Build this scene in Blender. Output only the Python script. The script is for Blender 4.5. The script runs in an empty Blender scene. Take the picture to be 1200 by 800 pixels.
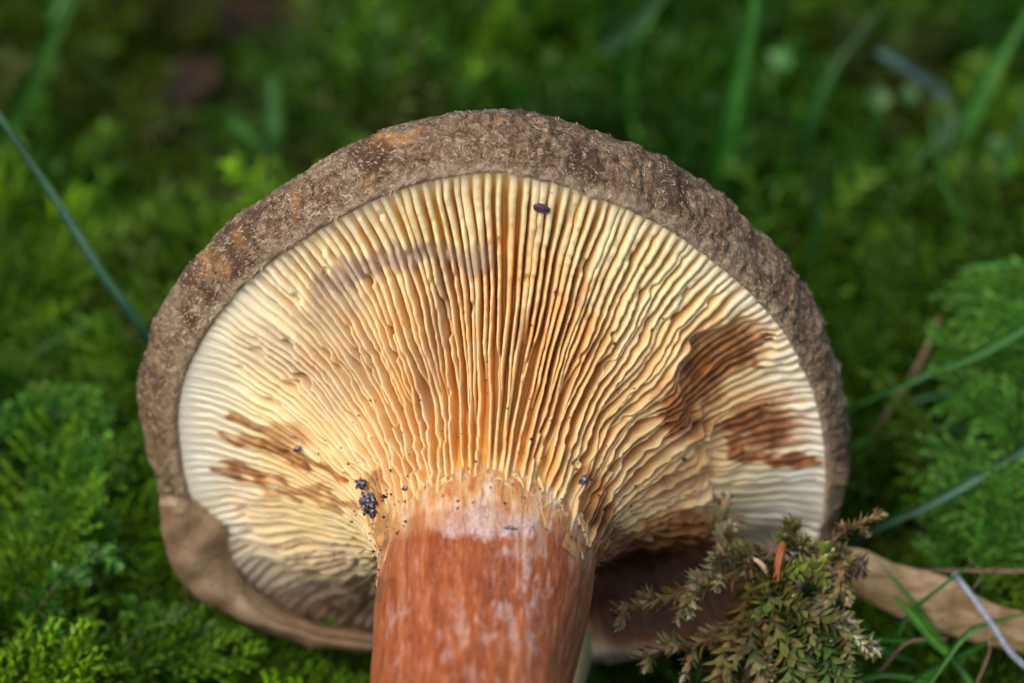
import bpy, math, random
import numpy as np
from mathutils import Matrix, Vector

# 1 Blender unit = 1 cm of the real place (a macro photograph)
scene = bpy.context.scene
random.seed(7)
rng = np.random.default_rng(7)
col = scene.collection
scene.unit_settings.scale_length = 0.01

# ---------------------------------------------------------------- camera
PITCH = math.radians(30)
CT = np.array([0, -math.cos(PITCH), math.sin(PITCH)])   # towards the camera
CU = np.array([0, math.sin(PITCH), math.cos(PITCH)])    # camera up
CX = np.array([1.0, 0, 0])
ORG = np.array([0, 0, 4.5])
DIST = 33.33

def pix(px, py, d=0.0):
    """world point seen at photo pixel px,py, d cm nearer than the reference plane"""
    k = (DIST - d) / DIST * 0.01
    return ORG + CX * (px - 600) * k + CU * (400 - py) * k + CT * d

def to_pix(P):
    q = P - ORG
    x, y, d = q @ CX, q @ CU, q @ CT
    k = DIST / (DIST - d) * 100
    return 600 + x * k, 400 - y * k, d

cam_data = bpy.data.cameras.new("camera")
cam = bpy.data.objects.new("camera", cam_data)
col.objects.link(cam)
M = Matrix((CX, CU, CT)).transposed().to_4x4()
M.translation = Vector(ORG + CT * DIST)
cam.matrix_world = M
cam_data.lens = 100
cam_data.sensor_width = 36
cam_data.clip_start = 1
cam_data.clip_end = 3000
cam_data.dof.use_dof = True
cam_data.dof.focus_distance = DIST - 1.6
cam_data.dof.aperture_fstop = 0.125      # f/12.5 at the scale of 1 unit = 1 cm
cam_data.dof.aperture_blades = 7
scene.camera = cam

# ---------------------------------------------------------------- world and light
SUN_DIR = np.array([-0.42, -0.52, 0.76]); SUN_DIR /= np.linalg.norm(SUN_DIR)
el = math.asin(SUN_DIR[2]); rot = math.atan2(SUN_DIR[0], SUN_DIR[1])
world = bpy.data.worlds.new("World"); scene.world = world; world.use_nodes = True
nt = world.node_tree
sky = nt.nodes.new("ShaderNodeTexSky"); sky.sky_type = 'NISHITA'; sky.sun_disc = False
sky.sun_elevation = el; sky.sun_rotation = rot
sky.dust_density = 4.0; sky.air_density = 1.0; sky.ozone_density = 0.6
bg = nt.nodes["Background"]; bg.inputs[1].default_value = 0.125
nt.links.new(sky.outputs[0], bg.inputs[0])
sl = bpy.data.lights.new("sun", 'SUN'); sl.energy = 0.85; sl.angle = math.radians(50); sl.color = (1, 0.96, 0.9)
so = bpy.data.objects.new("sun", sl); col.objects.link(so)
so.rotation_euler = Vector(SUN_DIR).to_track_quat('Z', 'Y').to_euler()
so.location = (-30, -30, 60)

scene.view_settings.view_transform = 'Standard'
scene.view_settings.look = 'None'
scene.view_settings.exposure = 0.45
scene.view_settings.gamma = 1.0
scene.cycles.use_denoising = True
scene.cycles.max_bounces = 8
scene.cycles.diffuse_bounces = 4
scene.cycles.transparent_max_bounces = 4

# ---------------------------------------------------------------- numpy noise
_g = np.random.default_rng(3).normal(size=(4096, 3)); _g /= np.linalg.norm(_g, axis=1)[:, None]
def _hash(ix, iy, iz):
    h = (ix * 73856093) ^ (iy * 19349663) ^ (iz * 83492791)
    h ^= (h >> 13); h = (h * 60493) & 0x7fffffff; h ^= (h >> 9)
    return h & 4095
def noise(P, f=1.0, seed=0):
    P = np.asarray(P, float) * f + seed * 17.31
    i = np.floor(P).astype(np.int64); t = P - i
    u = t * t * t * (t * (t * 6 - 15) + 10)
    out = 0
    for dx in (0, 1):
        for dy in (0, 1):
            for dz in (0, 1):
                g = _g[_hash(i[..., 0] + dx, i[..., 1] + dy, i[..., 2] + dz)]
                d = (g * (t - np.array([dx, dy, dz]))).sum(-1)
                w = (u[..., 0] if dx else 1 - u[..., 0]) * (u[..., 1] if dy else 1 - u[..., 1]) * (u[..., 2] if dz else 1 - u[..., 2])
                out = out + w * d
    return out * 1.5
def fbm(P, f=1.0, o=4, seed=0, r=0.5):
    s = 0; a = 1.0
    for k in range(o):
        s = s + a * noise(P, f * 2 ** k, seed + k); a *= r
    return s
def sstep(a, b, x):
    t = np.clip((x - a) / (b - a), 0, 1); return t * t * (3 - 2 * t)

def norm_(a): return a / (np.linalg.norm(a, axis=-1, keepdims=True) + 1e-9)
# ---------------------------------------------------------------- mesh helpers
def make_mesh(name, V, F, smooth=True, attrs=None):
    V = np.asarray(V, np.float32).reshape(-1, 3); F = np.asarray(F, np.int32)
    n = F.shape[1]
    me = bpy.data.meshes.new(name)
    me.vertices.add(len(V)); me.vertices.foreach_set("co", V.ravel())
    me.loops.add(F.size); me.loops.foreach_set("vertex_index", F.ravel())
    me.polygons.add(len(F))
    me.polygons.foreach_set("loop_start", np.arange(0, F.size, n, dtype=np.int32))
    me.polygons.foreach_set("use_smooth", np.full(len(F), smooth, bool))
    for k, a in (attrs or {}).items():
        at = me.attributes.new(k, 'FLOAT_COLOR', 'POINT')
        c = np.ones((len(V), 4), np.float32); c[:, :a.shape[1]] = a
        at.data.foreach_set("color", c.ravel())
    me.update(calc_edges=True); me.validate()
    return me
def add(name, me, mat=None, parent=None, **props):
    o = bpy.data.objects.new(name, me); col.objects.link(o)
    if mat and me is not None and not me.materials: me.materials.append(mat)
    if parent is not None: o.parent = parent
    for k, v in props.items(): o[k] = v
    return o
def grid_faces(nu, nv, wrap_u=False, flip=False):
    """vertex index = u*nv + v"""
    us = np.arange(nu if wrap_u else nu - 1); vs = np.arange(nv - 1)
    U, Vv = np.meshgrid(us, vs, indexing='ij'); U2 = (U + 1) % nu
    f = np.stack([U * nv + Vv, U2 * nv + Vv, U2 * nv + Vv + 1, U * nv + Vv + 1], -1).reshape(-1, 4)
    return f[:, ::-1] if flip else f
def catmull(pts, n):
    p = np.asarray(pts, float); p = np.vstack([2 * p[0] - p[1], p, 2 * p[-1] - p[-2]])
    t = np.linspace(0, len(pts) - 1 - 1e-6, n); i = t.astype(int); f = (t - i)[:, None]
    a, b, c, d = p[i], p[i + 1], p[i + 2], p[i + 3]
    return 0.5 * (2 * b + (c - a) * f + (2 * a - 5 * b + 4 * c - d) * f ** 2 + (3 * b - a - 3 * c + d) * f ** 3)

# ---------------------------------------------------------------- material helpers
class MT:
    def __init__(s, name):
        s.m = bpy.data.materials.new(name); s.m.use_nodes = True; s.t = s.m.node_tree
        s.b = s.t.nodes["Principled BSDF"]
    def n(s, typ, **kw):
        nd = s.t.nodes.new(typ)
        for k, v in kw.items(): setattr(nd, k, v)
        return nd
    def link(s, a, b): s.t.links.new(a, b)
    def coords(s, scale=(1, 1, 1)):
        tc = s.n("ShaderNodeTexCoord"); mp = s.n("ShaderNodeMapping"); mp.inputs['Scale'].default_value = scale
        s.link(tc.outputs['Object'], mp.inputs[0]); return mp.outputs[0]
    def noise(s, scale, detail=4, rough=0.55, vec=None, dist=0.0):
        nd = s.n("ShaderNodeTexNoise"); nd.inputs['Scale'].default_value = scale; nd.inputs['Detail'].default_value = detail
        nd.inputs['Roughness'].default_value = rough; nd.inputs['Distortion'].default_value = dist
        s.link(vec if vec is not None else s.coords(), nd.inputs['Vector']); return nd.outputs['Fac']
    def ramp(s, fac, stops):
        r = s.n("ShaderNodeValToRGB"); e = r.color_ramp.elements
        while len(e) < len(stops): e.new(0.5)
        for el_, (p, c) in zip(e, stops):
            el_.position = p; el_.color = (*c, 1) if len(c) == 3 else c
        s.link(fac, r.inputs[0]); return r.outputs[0]
    def mix(s, fac, a, b, mode='MIX'):
        m = s.n("ShaderNodeMix", data_type='RGBA', blend_type=mode)
        for sock, v in ((m.inputs[0], fac), (m.inputs[6], a), (m.inputs[7], b)):
            if isinstance(v, (int, float)): sock.default_value = v
            elif isinstance(v, tuple): sock.default_value = (*v, 1)
            else: s.link(v, sock)
        return m.outputs[2]
    def math(s, op, a, b=0.0, clamp=False):
        m = s.n("ShaderNodeMath", operation=op, use_clamp=clamp)
        for sock, v in zip(m.inputs, (a, b)):
            if isinstance(v, (int, float)): sock.default_value = v
            else: s.link(v, sock)
        return m.outputs[0]
    def attr(s, name):
        a = s.n("ShaderNodeAttribute", attribute_name=name); sp = s.n("ShaderNodeSeparateColor")
        s.link(a.outputs['Color'], sp.inputs[0]); return a.outputs['Color'], sp.outputs
    def bump(s, h, strength=0.5, dist=0.02, prev=None):
        b = s.n("ShaderNodeBump"); b.inputs['Strength'].default_value = strength; b.inputs['Distance'].default_value = dist
        s.link(h, b.inputs['Height'])
        if prev is not None: s.link(prev, b.inputs['Normal'])
        return b.outputs[0]
    def fin(s, color=None, rough=0.6, normal=None, sss=0.0, radius=(0.1, 0.05, 0.02), spec=0.4, coat=0.0):
        b = s.b
        if color is not None:
            if isinstance(color, tuple): b.inputs['Base Color'].default_value = (*color, 1)
            else: s.link(color, b.inputs['Base Color'])
        if isinstance(rough, (int, float)): b.inputs['Roughness'].default_value = rough
        else: s.link(rough, b.inputs['Roughness'])
        if normal is not None: s.link(normal, b.inputs['Normal'])
        b.inputs['Specular IOR Level'].default_value = spec
        if sss: 
            b.inputs['Subsurface Weight'].default_value = sss; b.inputs['Subsurface Radius'].default_value = radius
            b.inputs['Subsurface Scale'].default_value = 1.0
        if coat: b.inputs['Coat Weight'].default_value = coat; b.inputs['Coat Roughness'].default_value = 0.25
        return s.m
    def translucent(s, color, fac=0.35):
        out = s.t.nodes["Material Output"]; tr = s.n("ShaderNodeBsdfTranslucent"); mx = s.n("ShaderNodeMixShader")
        s.link(color, tr.inputs[0]); mx.inputs[0].default_value = fac
        s.link(s.b.outputs[0], mx.inputs[1]); s.link(tr.outputs[0], mx.inputs[2]); s.link(mx.outputs[0], out.inputs[0])
        return s.m

# ================================================================ MATERIALS
# gills: mask colour attribute R = rusty brown stain and cavity shade, G = grey-mauve bruise and lower-left shade, B = orange tissue; depth attribute R = edge (0) to root (1), B = painted cavity shade
def gill_material(name, edge_tint):
    t = MT(name); _, mk = t.attr("marks"); _, dp = t.attr("depth")
    cream = t.ramp(t.noise(1.6, 3), [(0.3, (0.86, 0.71, 0.35)), (0.7, (0.91, 0.81, 0.54))])
    sx = t.n("ShaderNodeSeparateXYZ"); t.link(t.coords(), sx.inputs[0])
    rad = t.math('SQRT', t.math('ADD', t.math('MULTIPLY', sx.outputs[0], sx.outputs[0]), t.math('MULTIPLY', sx.outputs[1], sx.outputs[1])))
    rad = t.math('ADD', rad, t.math('MULTIPLY', t.noise(1.2, 3), .6)); side = t.math('MULTIPLY', t.math('ABSOLUTE', sx.outputs[0]), .22)
    wz = t.math('MULTIPLY', t.math('SUBTRACT', t.math('ADD', rad, side), 3.75), .9, True)
    cream = t.mix(t.math('MULTIPLY', wz, .85), cream, (0.90, 0.86, 0.74))
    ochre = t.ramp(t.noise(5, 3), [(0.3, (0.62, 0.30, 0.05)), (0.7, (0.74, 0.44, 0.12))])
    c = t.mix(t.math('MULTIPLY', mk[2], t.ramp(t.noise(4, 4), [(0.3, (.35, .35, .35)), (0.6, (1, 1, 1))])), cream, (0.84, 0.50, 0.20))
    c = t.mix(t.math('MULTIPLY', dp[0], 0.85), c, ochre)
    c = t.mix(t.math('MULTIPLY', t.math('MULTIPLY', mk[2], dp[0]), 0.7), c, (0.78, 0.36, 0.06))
    nz = t.noise(3.5, 4, vec=t.coords())
    fine = t.noise(16, 3)
    c = t.mix(t.math('MULTIPLY', mk[1], t.math('ADD', t.math('MULTIPLY', nz, 0.9), 0.35), True), c, (0.40, 0.29, 0.21))
    st = t.math('MULTIPLY', t.math('SUBTRACT', t.math('MULTIPLY', mk[0], 1.75), t.math('MULTIPLY', t.noise(6, 6, .8), 1.05)), 1.2, True)
    st = t.math('MULTIPLY', st, t.math('ADD', t.math('MULTIPLY', fine, 0.8), 0.5), True)
    lo = t.math('MULTIPLY', mk[0], t.math('MULTIPLY', nz, 3.6), True)
    c = t.mix(t.math('MULTIPLY', lo, .7), c, (0.72, 0.38, 0.12))
    c = t.mix(st, c, t.ramp(t.noise(8, 5, .7), [(0.36, (0.09, 0.022, 0.006)), (0.5, (0.22, 0.062, 0.012)), (0.66, (0.50, 0.21, 0.05))]))
    c = t.mix(dp[1], c, t.ramp(t.noise(1.0, 5, .6, t.coords((8, 8, 2.5))), [(0.35, (0.58, 0.22, 0.06)), (0.5, (0.78, 0.42, 0.17)), (0.66, (0.88, 0.66, 0.46))]))
    c = t.mix(t.math('MULTIPLY', dp[2], t.math('ADD', t.math('MULTIPLY', nz, .8), .5), True), c, t.ramp(t.noise(6, 3), [(.35, (.035, .012, .005)), (.7, (.13, .05, .025))]))  # near-black mix paints the cavity shade into the gill flesh
    specks = t.ramp(t.noise(38, 2), [(0.70, (0, 0, 0)), (0.76, (1, 1, 1))])
    c = t.mix(t.math('MULTIPLY', specks, 0.55), c, (0.30, 0.11, 0.03))
    bp = t.bump(t.noise(14, 4), 0.35, 0.03)
    return t.fin(c, 0.42, bp, sss=0.35, radius=(0.10, 0.055, 0.018), spec=0.35)
M_GILL = gill_material("gill_flesh", 0)

def skin_material():
    t = MT("cap_skin"); _, mk = t.attr("marks")
    v = t.coords(); n1 = t.noise(2.2, 6, 0.65, v, 0.5); n2 = t.noise(11, 5, 0.7, v, 0.8); n3 = t.noise(40, 3, 0.7, v)
    base = t.ramp(n2, [(0.34, (0.055, 0.028, 0.012)), (0.46, (0.17, 0.10, 0.048)), (0.56, (0.31, 0.21, 0.12)), (0.68, (0.56, 0.44, 0.30))])
    warm = t.ramp(n2, [(0.34, (0.05, 0.024, 0.010)), (0.5, (0.17, 0.085, 0.036)), (0.66, (0.38, 0.24, 0.13))])
    c = t.mix(t.ramp(n1, [(0.42, (0, 0, 0)), (0.62, (1, 1, 1))]), base, warm)
    fib = t.ramp(n3, [(0.53, (0, 0, 0)), (0.66, (1, 1, 1))])
    bl = t.ramp(t.noise(1.3, 5, .7, v), [(.48, (0, 0, 0)), (.64, (.4, .4, .4))]); c = t.mix(bl, c, t.ramp(n3, [(.35, (.25, .18, .11)), (.62, (.54, .44, .31))]))
    c = t.mix(t.math('MULTIPLY', fib, 0.6), c, (0.56, 0.45, 0.32))
    c = t.mix(t.math('MULTIPLY', mk[2], 0.9), c, t.ramp(n2, [(0.3, (0.40, 0.17, 0.04)), (0.7, (0.68, 0.36, 0.12))]))
    c = t.mix(mk[1], c, t.ramp(n2, [(0.35, (0.24, 0.16, 0.09)), (0.62, (0.50, 0.385, 0.27))]))
    c = t.mix(mk[0], c, (0.075, 0.035, 0.018))
    b1 = t.bump(n2, 0.9, 0.07); b2 = t.bump(n3, 0.7, 0.03, b1)
    return t.fin(c, 0.62, b2, spec=0.3)
M_SKIN = skin_material()

def stem_material():
    t = MT("stem_skin"); _, mk = t.attr("marks")       # R dark edges with painted side shade, G white bloom, B gill-coloured top
    vs = t.coords((7, 7, 1.0)); streak = t.noise(1.0, 6, 0.62, vs, 0.6)
    vs2 = t.coords((16, 16, 2.6)); streak2 = t.noise(1.0, 4, 0.6, vs2, 0.3)
    c = t.ramp(streak, [(0.30, (0.15, 0.028, 0.006)), (0.44, (0.32, 0.062, 0.012)), (0.56, (0.46, 0.11, 0.022)), (0.68, (0.64, 0.29, 0.13))])
    c2 = t.ramp(streak2, [(0.36, (0.27, 0.055, 0.010)), (0.58, (0.50, 0.14, 0.026)), (0.70, (0.76, 0.48, 0.34))])
    c = t.mix(0.42, c, c2)
    fl = t.coords((9, 9, 3.2)); flk = t.noise(1.0, 4, 0.6, fl, 0.4)
    w = t.math('MULTIPLY', t.math('SUBTRACT', t.math('MULTIPLY', mk[1], 1.7), t.ramp(flk, [(0.40, (1.2, 1.2, 1.2)), (0.60, (.2, .2, .2))]), True), .9)
    c = t.mix(w, c, t.ramp(t.noise(26, 3, .6), [(.38, (0.60, 0.36, 0.28)), (.55, (0.78, 0.61, 0.57))]))
    net = t.noise(1.0, 5, 0.6, t.coords((8, 8, 2.5)))
    c = t.mix(mk[2], c, t.ramp(net, [(0.35, (0.56, 0.20, 0.05)), (0.5, (0.74, 0.38, 0.15)), (0.66, (0.86, 0.62, 0.44))]))
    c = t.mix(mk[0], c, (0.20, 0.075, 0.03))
    fibre = t.noise(1.0, 4, 0.65, t.coords((45, 45, 4)), 0.3); c = t.mix(t.ramp(fibre, [(.52, (0, 0, 0)), (.66, (.32, .32, .32))]), c, (0.72, 0.42, 0.24)); c = t.mix(t.ramp(fibre, [(.33, (.6, .6, .6)), (.45, (0, 0, 0))]), c, (0.16, 0.035, 0.01))
    bp = t.bump(streak2, 0.6, 0.06); bp = t.bump(fibre, 0.6, 0.025, bp); bp = t.bump(t.noise(40, 3), 0.4, 0.015, bp)
    return t.fin(c, 0.38, bp, sss=0.2, radius=(0.12, 0.05, 0.02), spec=0.45)
M_STEM = stem_material()

def leaf_material(name, rough=0.42, trans=0.35, spec=0.5):
    t = MT(name); c, _ = t.attr("tint")
    v = t.mix(t.ramp(t.noise(9, 2), [(0.35, (0.75, 0.75, 0.75)), (0.7, (1.2, 1.2, 1.2))]), (0, 0, 0), c, 'MULTIPLY')
    m = t.mix(1.0, c, t.ramp(t.noise(9, 2), [(0.35, (0.72, 0.72, 0.72)), (0.7, (1, 1, 1))]), 'MULTIPLY')
    t.fin(m, rough, spec=spec)
    if trans: t.translucent(m, trans)
    return t.m
M_MOSS = leaf_material("moss_leaves", 0.42, 0.32, 0.35)
M_MOSS_WET = leaf_material("wet_moss_leaves", 0.12, 0.35, 1.0)
M_GRASS = leaf_material("grass_leaf", 0.38, 0.30, 0.45)

def simple(name, stops, scale=8, rough=0.7, bump=0.4, dist=0.03, coords=(1, 1, 1), spec=0.3, sss=0):
    t = MT(name); n = t.noise(scale, 5, 0.6, t.coords(coords)); c = t.ramp(n, stops)
    return t.fin(c, rough, t.bump(n, bump, dist), spec=spec, sss=sss)
M_SOIL = simple("forest_soil", [(0.3, (0.018, 0.011, 0.006)), (0.55, (0.045, 0.028, 0.014)), (0.75, (0.09, 0.055, 0.03))], 3, 0.9, 0.8, 0.15)
M_LITTER = simple("leaf_litter", [(0.3, (0.025, 0.016, 0.010)), (0.7, (0.085, 0.052, 0.030))], 4, 0.75)
t = MT("dead_leaf"); n = t.noise(2.5, 5, .6); c = t.ramp(n, [(0.3, (0.20, 0.125, 0.05)), (0.5, (0.33, 0.23, 0.11)), (0.7, (0.42, 0.32, 0.17))])
vn = t.noise(1.0, 3, .5, t.coords((1.2, 10, 14))); c = t.mix(t.ramp(vn, [(.35, (.6, .6, .6)), (.5, (0, 0, 0))]), c, (.20, .12, .05)); sp_ = t.ramp(t.noise(9, 4, .7), [(.6, (0, 0, 0)), (.68, (.8, .8, .8))]); c = t.mix(sp_, c, (.10, .055, .03))
M_DEADLEAF = t.fin(c, .45, t.bump(vn, .6, .04), spec=.4)
M_TWIG = simple("twig_bark", [(0.3, (0.10, 0.055, 0.035)), (0.7, (0.28, 0.18, 0.12))], 12, 0.7)
M_STALK = simple("pale_stalk", [(0.3, (0.18, 0.21, 0.25)), (0.7, (0.34, 0.38, 0.43))], 12, 0.4)
M_DIRT = simple("dark_grit", [(0.38, (0.012, 0.010, 0.013)), (0.5, (0.09, 0.08, 0.10)), (0.64, (0.5, 0.47, 0.52))], 30, 0.35, 0.8, 0.02, spec=0.6)
M_SEED = simple("purple_seed", [(0.3, (0.035, 0.015, 0.028)), (0.7, (0.12, 0.06, 0.095))], 20, 0.35)
M_BARK = simple("orange_bark", [(0.3, (0.22, 0.06, 0.015)), (0.7, (0.46, 0.17, 0.05))], 8, 0.45, spec=0.5)
M_CREAM = simple("pale_toadstool", [(0.3, (0.42, 0.36, 0.17)), (0.7, (0.62, 0.55, 0.30))], 5, 0.5)
M_HUSK = simple("pale_husk", [(0.3, (0.50, 0.38, 0.20)), (0.7, (0.72, 0.60, 0.38))], 10, 0.4)
M_GSTEM = simple("green_stem", [(0.3, (0.03, 0.09, 0.01)), (0.7, (0.06, 0.16, 0.02))], 8, 0.6)
t = MT("flap_flesh"); n = t.noise(1.8, 4, 0.6); _, mk = t.attr("marks")
c = t.ramp(n, [(0.3, (0.32, 0.22, 0.13)), (0.5, (0.42, 0.31, 0.19)), (0.7, (0.54, 0.43, 0.29))])
c = t.mix(mk[0], c, t.ramp(t.noise(7), [(0.3, (0.20, 0.12, 0.065)), (0.7, (0.34, 0.22, 0.13))]))
c = t.mix(t.ramp(t.noise(14, 5, .7), [(.52, (0, 0, 0)), (.66, (.7, .7, .7))]), c, (.17, .085, .04))
M_FLAP = t.fin(c, 0.6, t.bump(t.noise(14, 5, .7), 0.6, 0.05), sss=0.2, radius=(0.1, 0.06, 0.03))
t = MT("water"); t.b.inputs['Transmission Weight'].default_value = 1; t.b.inputs['IOR'].default_value = 1.33
M_WATER = t.fin((1, 1, 1), 0.02, spec=0.5)

# ================================================================ GROUND (structure)
def ground_h(x, y):
    P = np.stack([x, y, np.zeros_like(x)], -1)
    h = 0.75 * noise(P, 0.16, 1) + 0.5 * noise(P, 0.4, 2) + 0.12 * noise(P, 1.4, 3)
    d = np.hypot(x - 0.0, (y - 0.4) * 1.1)
    h = h * sstep(1.0, 7, d) - 0.55 * (1 - sstep(1.5, 5.5, d)) 
    h = h - sstep(3.5, 0.5, y) * (0.55 + 0.75 * np.exp(-((x + .3) / 4.2) ** 4))
    # dark hollow right of the cap
    h = h - 0.7 * np.exp(-(((x - 4.3) / 1.3) ** 2 + ((y - 1.0) / 1.8) ** 2))
    h = h + 0.55 * sstep(-2.8, -6, x) * sstep(9, 2, np.abs(y - 1)) + 0.7 * sstep(4.6, 6.5, x) * np.exp(-((y - 5.0) / 4.5) ** 2)
    return h
xs = np.concatenate([-np.geomspace(900, 22, 22), np.linspace(-20, 20, 161), np.geomspace(22, 900, 22)])
ys = np.concatenate([-np.geomspace(900, 22, 22), np.linspace(-20, 40, 201), np.geomspace(44, 1500, 22)])
X, Y = np.meshgrid(xs, ys, indexing='ij'); Z = ground_h(X, Y) * np.where(np.hypot(X, Y) > 60, 3, 1)
gme = make_mesh("ground", np.stack([X, Y, Z], -1).reshape(-1, 3), grid_faces(len(xs), len(ys)))
add("ground", gme, M_SOIL, kind="structure", label="dark damp forest soil under the moss")

# ================================================================ MUSHROOM
TH = math.radians(41)
EA = CT * math.cos(TH) - CU * math.sin(TH)
EV = CT * math.sin(TH) + CU * math.cos(TH)
CC = pix(587, 487, -0.15)
RM = np.stack([CX, EV, EA])            # rows: local axes
def l2w(P): return CC + P @ RM
root = bpy.data.objects.new("mushroom", None); col.objects.link(root)
mm = Matrix(((*CX,), (*EV,), (*EA,))).transposed().to_4x4(); mm.translation = Vector(CC)
root.matrix_world = mm
root["label"] = "large brown-capped mushroom lying on the moss with cream and orange gills facing up"
root["category"] = "mushroom"
def pix_on_plane(px, py, z=0.0):
    """local (x, v) where the ray of a photo pixel meets the plane z = const of the mushroom"""
    cp = ORG + CT * DIST; tgt = pix(px, py, 0); dr = tgt - cp
    o = (cp - CC) @ RM.T; d = dr @ RM.T
    k = (z - o[2]) / d[2]; q = o + d * k
    return q[:2]
gill_edge_px = [(580,200),(640,212),(690,228),(738,247),(800,280),(850,318),(895,360),(925,400),(945,440),(958,480),(966,530),(966,580),(960,630),
                (935,680),(880,722),(800,752),(700,768),(587,770),(480,762),(400,754),(335,730),(280,697),(246,655),(236,612),(222,580),(212,530),(209,480),(220,430),(245,385),(283,337),(350,285),(400,254),(454,228),(520,208)]
ge = np.array([pix_on_plane(*p) for p in gill_edge_px])
_ph = np.arctan2(ge[:, 1], ge[:, 0]); _r = np.hypot(ge[:, 0], ge[:, 1]); _o = np.argsort(_ph); _ph, _r = _ph[_o], _r[_o]
_phd = np.linspace(-math.pi, math.pi, 721); _rd = np.interp(_phd, np.r_[_ph - 2 * math.pi, _ph, _ph + 2 * math.pi], np.r_[_r, _r, _r])
_k = np.hanning(25); _k /= _k.sum(); _rd = np.convolve(np.r_[_rd[-25:-1], _rd, _rd[1:25]], _k, 'same')[24:-24]
def Rphi(phi): return np.interp((phi + math.pi) % (2 * math.pi) - math.pi, _phd, _rd)
# underside profile (gill edges): r, z over s
_pr = catmull([(1.17,3.0),(1.22,2.55),(1.32,2.05),(1.50,1.60),(1.80,1.18),(2.20,0.82),(2.70,0.47),(3.20,0.20),(3.58,0.05),(3.78,0.0)], 200)
_ss = np.linspace(0, 1, 200); _arc = np.r_[0, np.cumsum(np.linalg.norm(np.diff(_pr, axis=0), axis=1))]; _arc /= _arc[-1]
def prof(s):
    r = np.interp(s, _arc, _pr[:, 0]); z = np.interp(s, _arc, _pr[:, 1])
    e = 0.004; dr = np.interp(s + e, _arc, _pr[:, 0]) - np.interp(s - e, _arc, _pr[:, 0]); dz = np.interp(s + e, _arc, _pr[:, 1]) - np.interp(s - e, _arc, _pr[:, 1])
    L = np.hypot(dr, dz) + 1e-9
    return r, z, -dz / L, dr / L
def axis_x(z): return -0.085 * np.clip(z - 0.6, 0, 9)
def under(s, phi, drop):
    """point on the gill-edge surface, drop cm below it"""
    r, z, nr, nz = prof(s); R = Rphi(phi)
    r = np.where(r > 1.5, 1.5 + (r - 1.5) * (R - 1.5) / (3.78 - 1.5), r)
    wob = 0.09 * noise(np.stack([np.cos(phi) * 1.6, np.sin(phi) * 1.6, s * 2.2], -1), 1.0, 5) * sstep(0.1, 0.4, s) * sstep(1, 0.85, s)
    vv = r * np.sin(phi)
    cav = sstep(-1.0, -2.2, vv) * sstep(0.15, 0.5, s) * sstep(1.0, 0.9, s)
    wob = wob + cav * fbm(np.stack([r * np.cos(phi), vv, 0 * r], -1), 1.1, 3, 67) * 0.16
    wob = wob - 0.85 * (0.12 + 0.88 * sstep(-0.6, 0.9, r * np.cos(phi))) * sstep(-1.5, -3.0, vv) * sstep(0.15, 0.5, s) * sstep(1.0, 0.86, s)
    r2 = r - nr * drop; z2 = z - nz * drop + wob
    return np.stack([r2 * np.cos(phi) + axis_x(z2), r2 * np.sin(phi), z2], -1)
# marks, placed on the surface where the photograph has them
def blob(px, py, cx, cy, rx, ry, ang=0, soft=0.45):
    a = math.radians(ang); dx, dy = px - cx, py - cy
    u = (dx * math.cos(a) + dy * math.sin(a)) / rx; v = (-dx * math.sin(a) + dy * math.cos(a)) / ry
    return 1 - sstep(1 - soft, 1 + soft, np.sqrt(u * u + v * v))
def line(px, py, pts, w, soft=0.5):
    out = np.full(px.shape, 1e9)
    for (x0, y0), (x1, y1) in zip(pts[:-1], pts[1:]):
        L2 = (x1 - x0) ** 2 + (y1 - y0) ** 2; t = np.clip(((px - x0) * (x1 - x0) + (py - y0) * (y1 - y0)) / L2, 0, 1)
        out = np.minimum(out, np.hypot(px - x0 - t * (x1 - x0), py - y0 - t * (y1 - y0)))
    return 1 - sstep(w * (1 - soft), w * (1 + soft), out)
def warp(L):
    px, py, _ = to_pix(l2w(L))
    n1 = noise(L, 3.0, 11); n2 = noise(L, 3.0, 12)
    a = np.arctan2(L[..., 1], L[..., 0]); r = np.hypot(L[..., 0], L[..., 1])
    st = noise(np.stack([np.cos(a) * 14, np.sin(a) * 14, r * 0.7], -1), 1.0, 14) * 26 + noise(np.stack([np.cos(a) * 30, np.sin(a) * 30, r * 1.5], -1), 1.0, 15) * 12
    st = np.where(L[..., 2] > -.02, st, 0) * sstep(1.5, 2.2, r)
    return px + 14 * n1 + st * np.cos(a), py + 14 * n2 - st * np.sin(a) * .75
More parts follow.
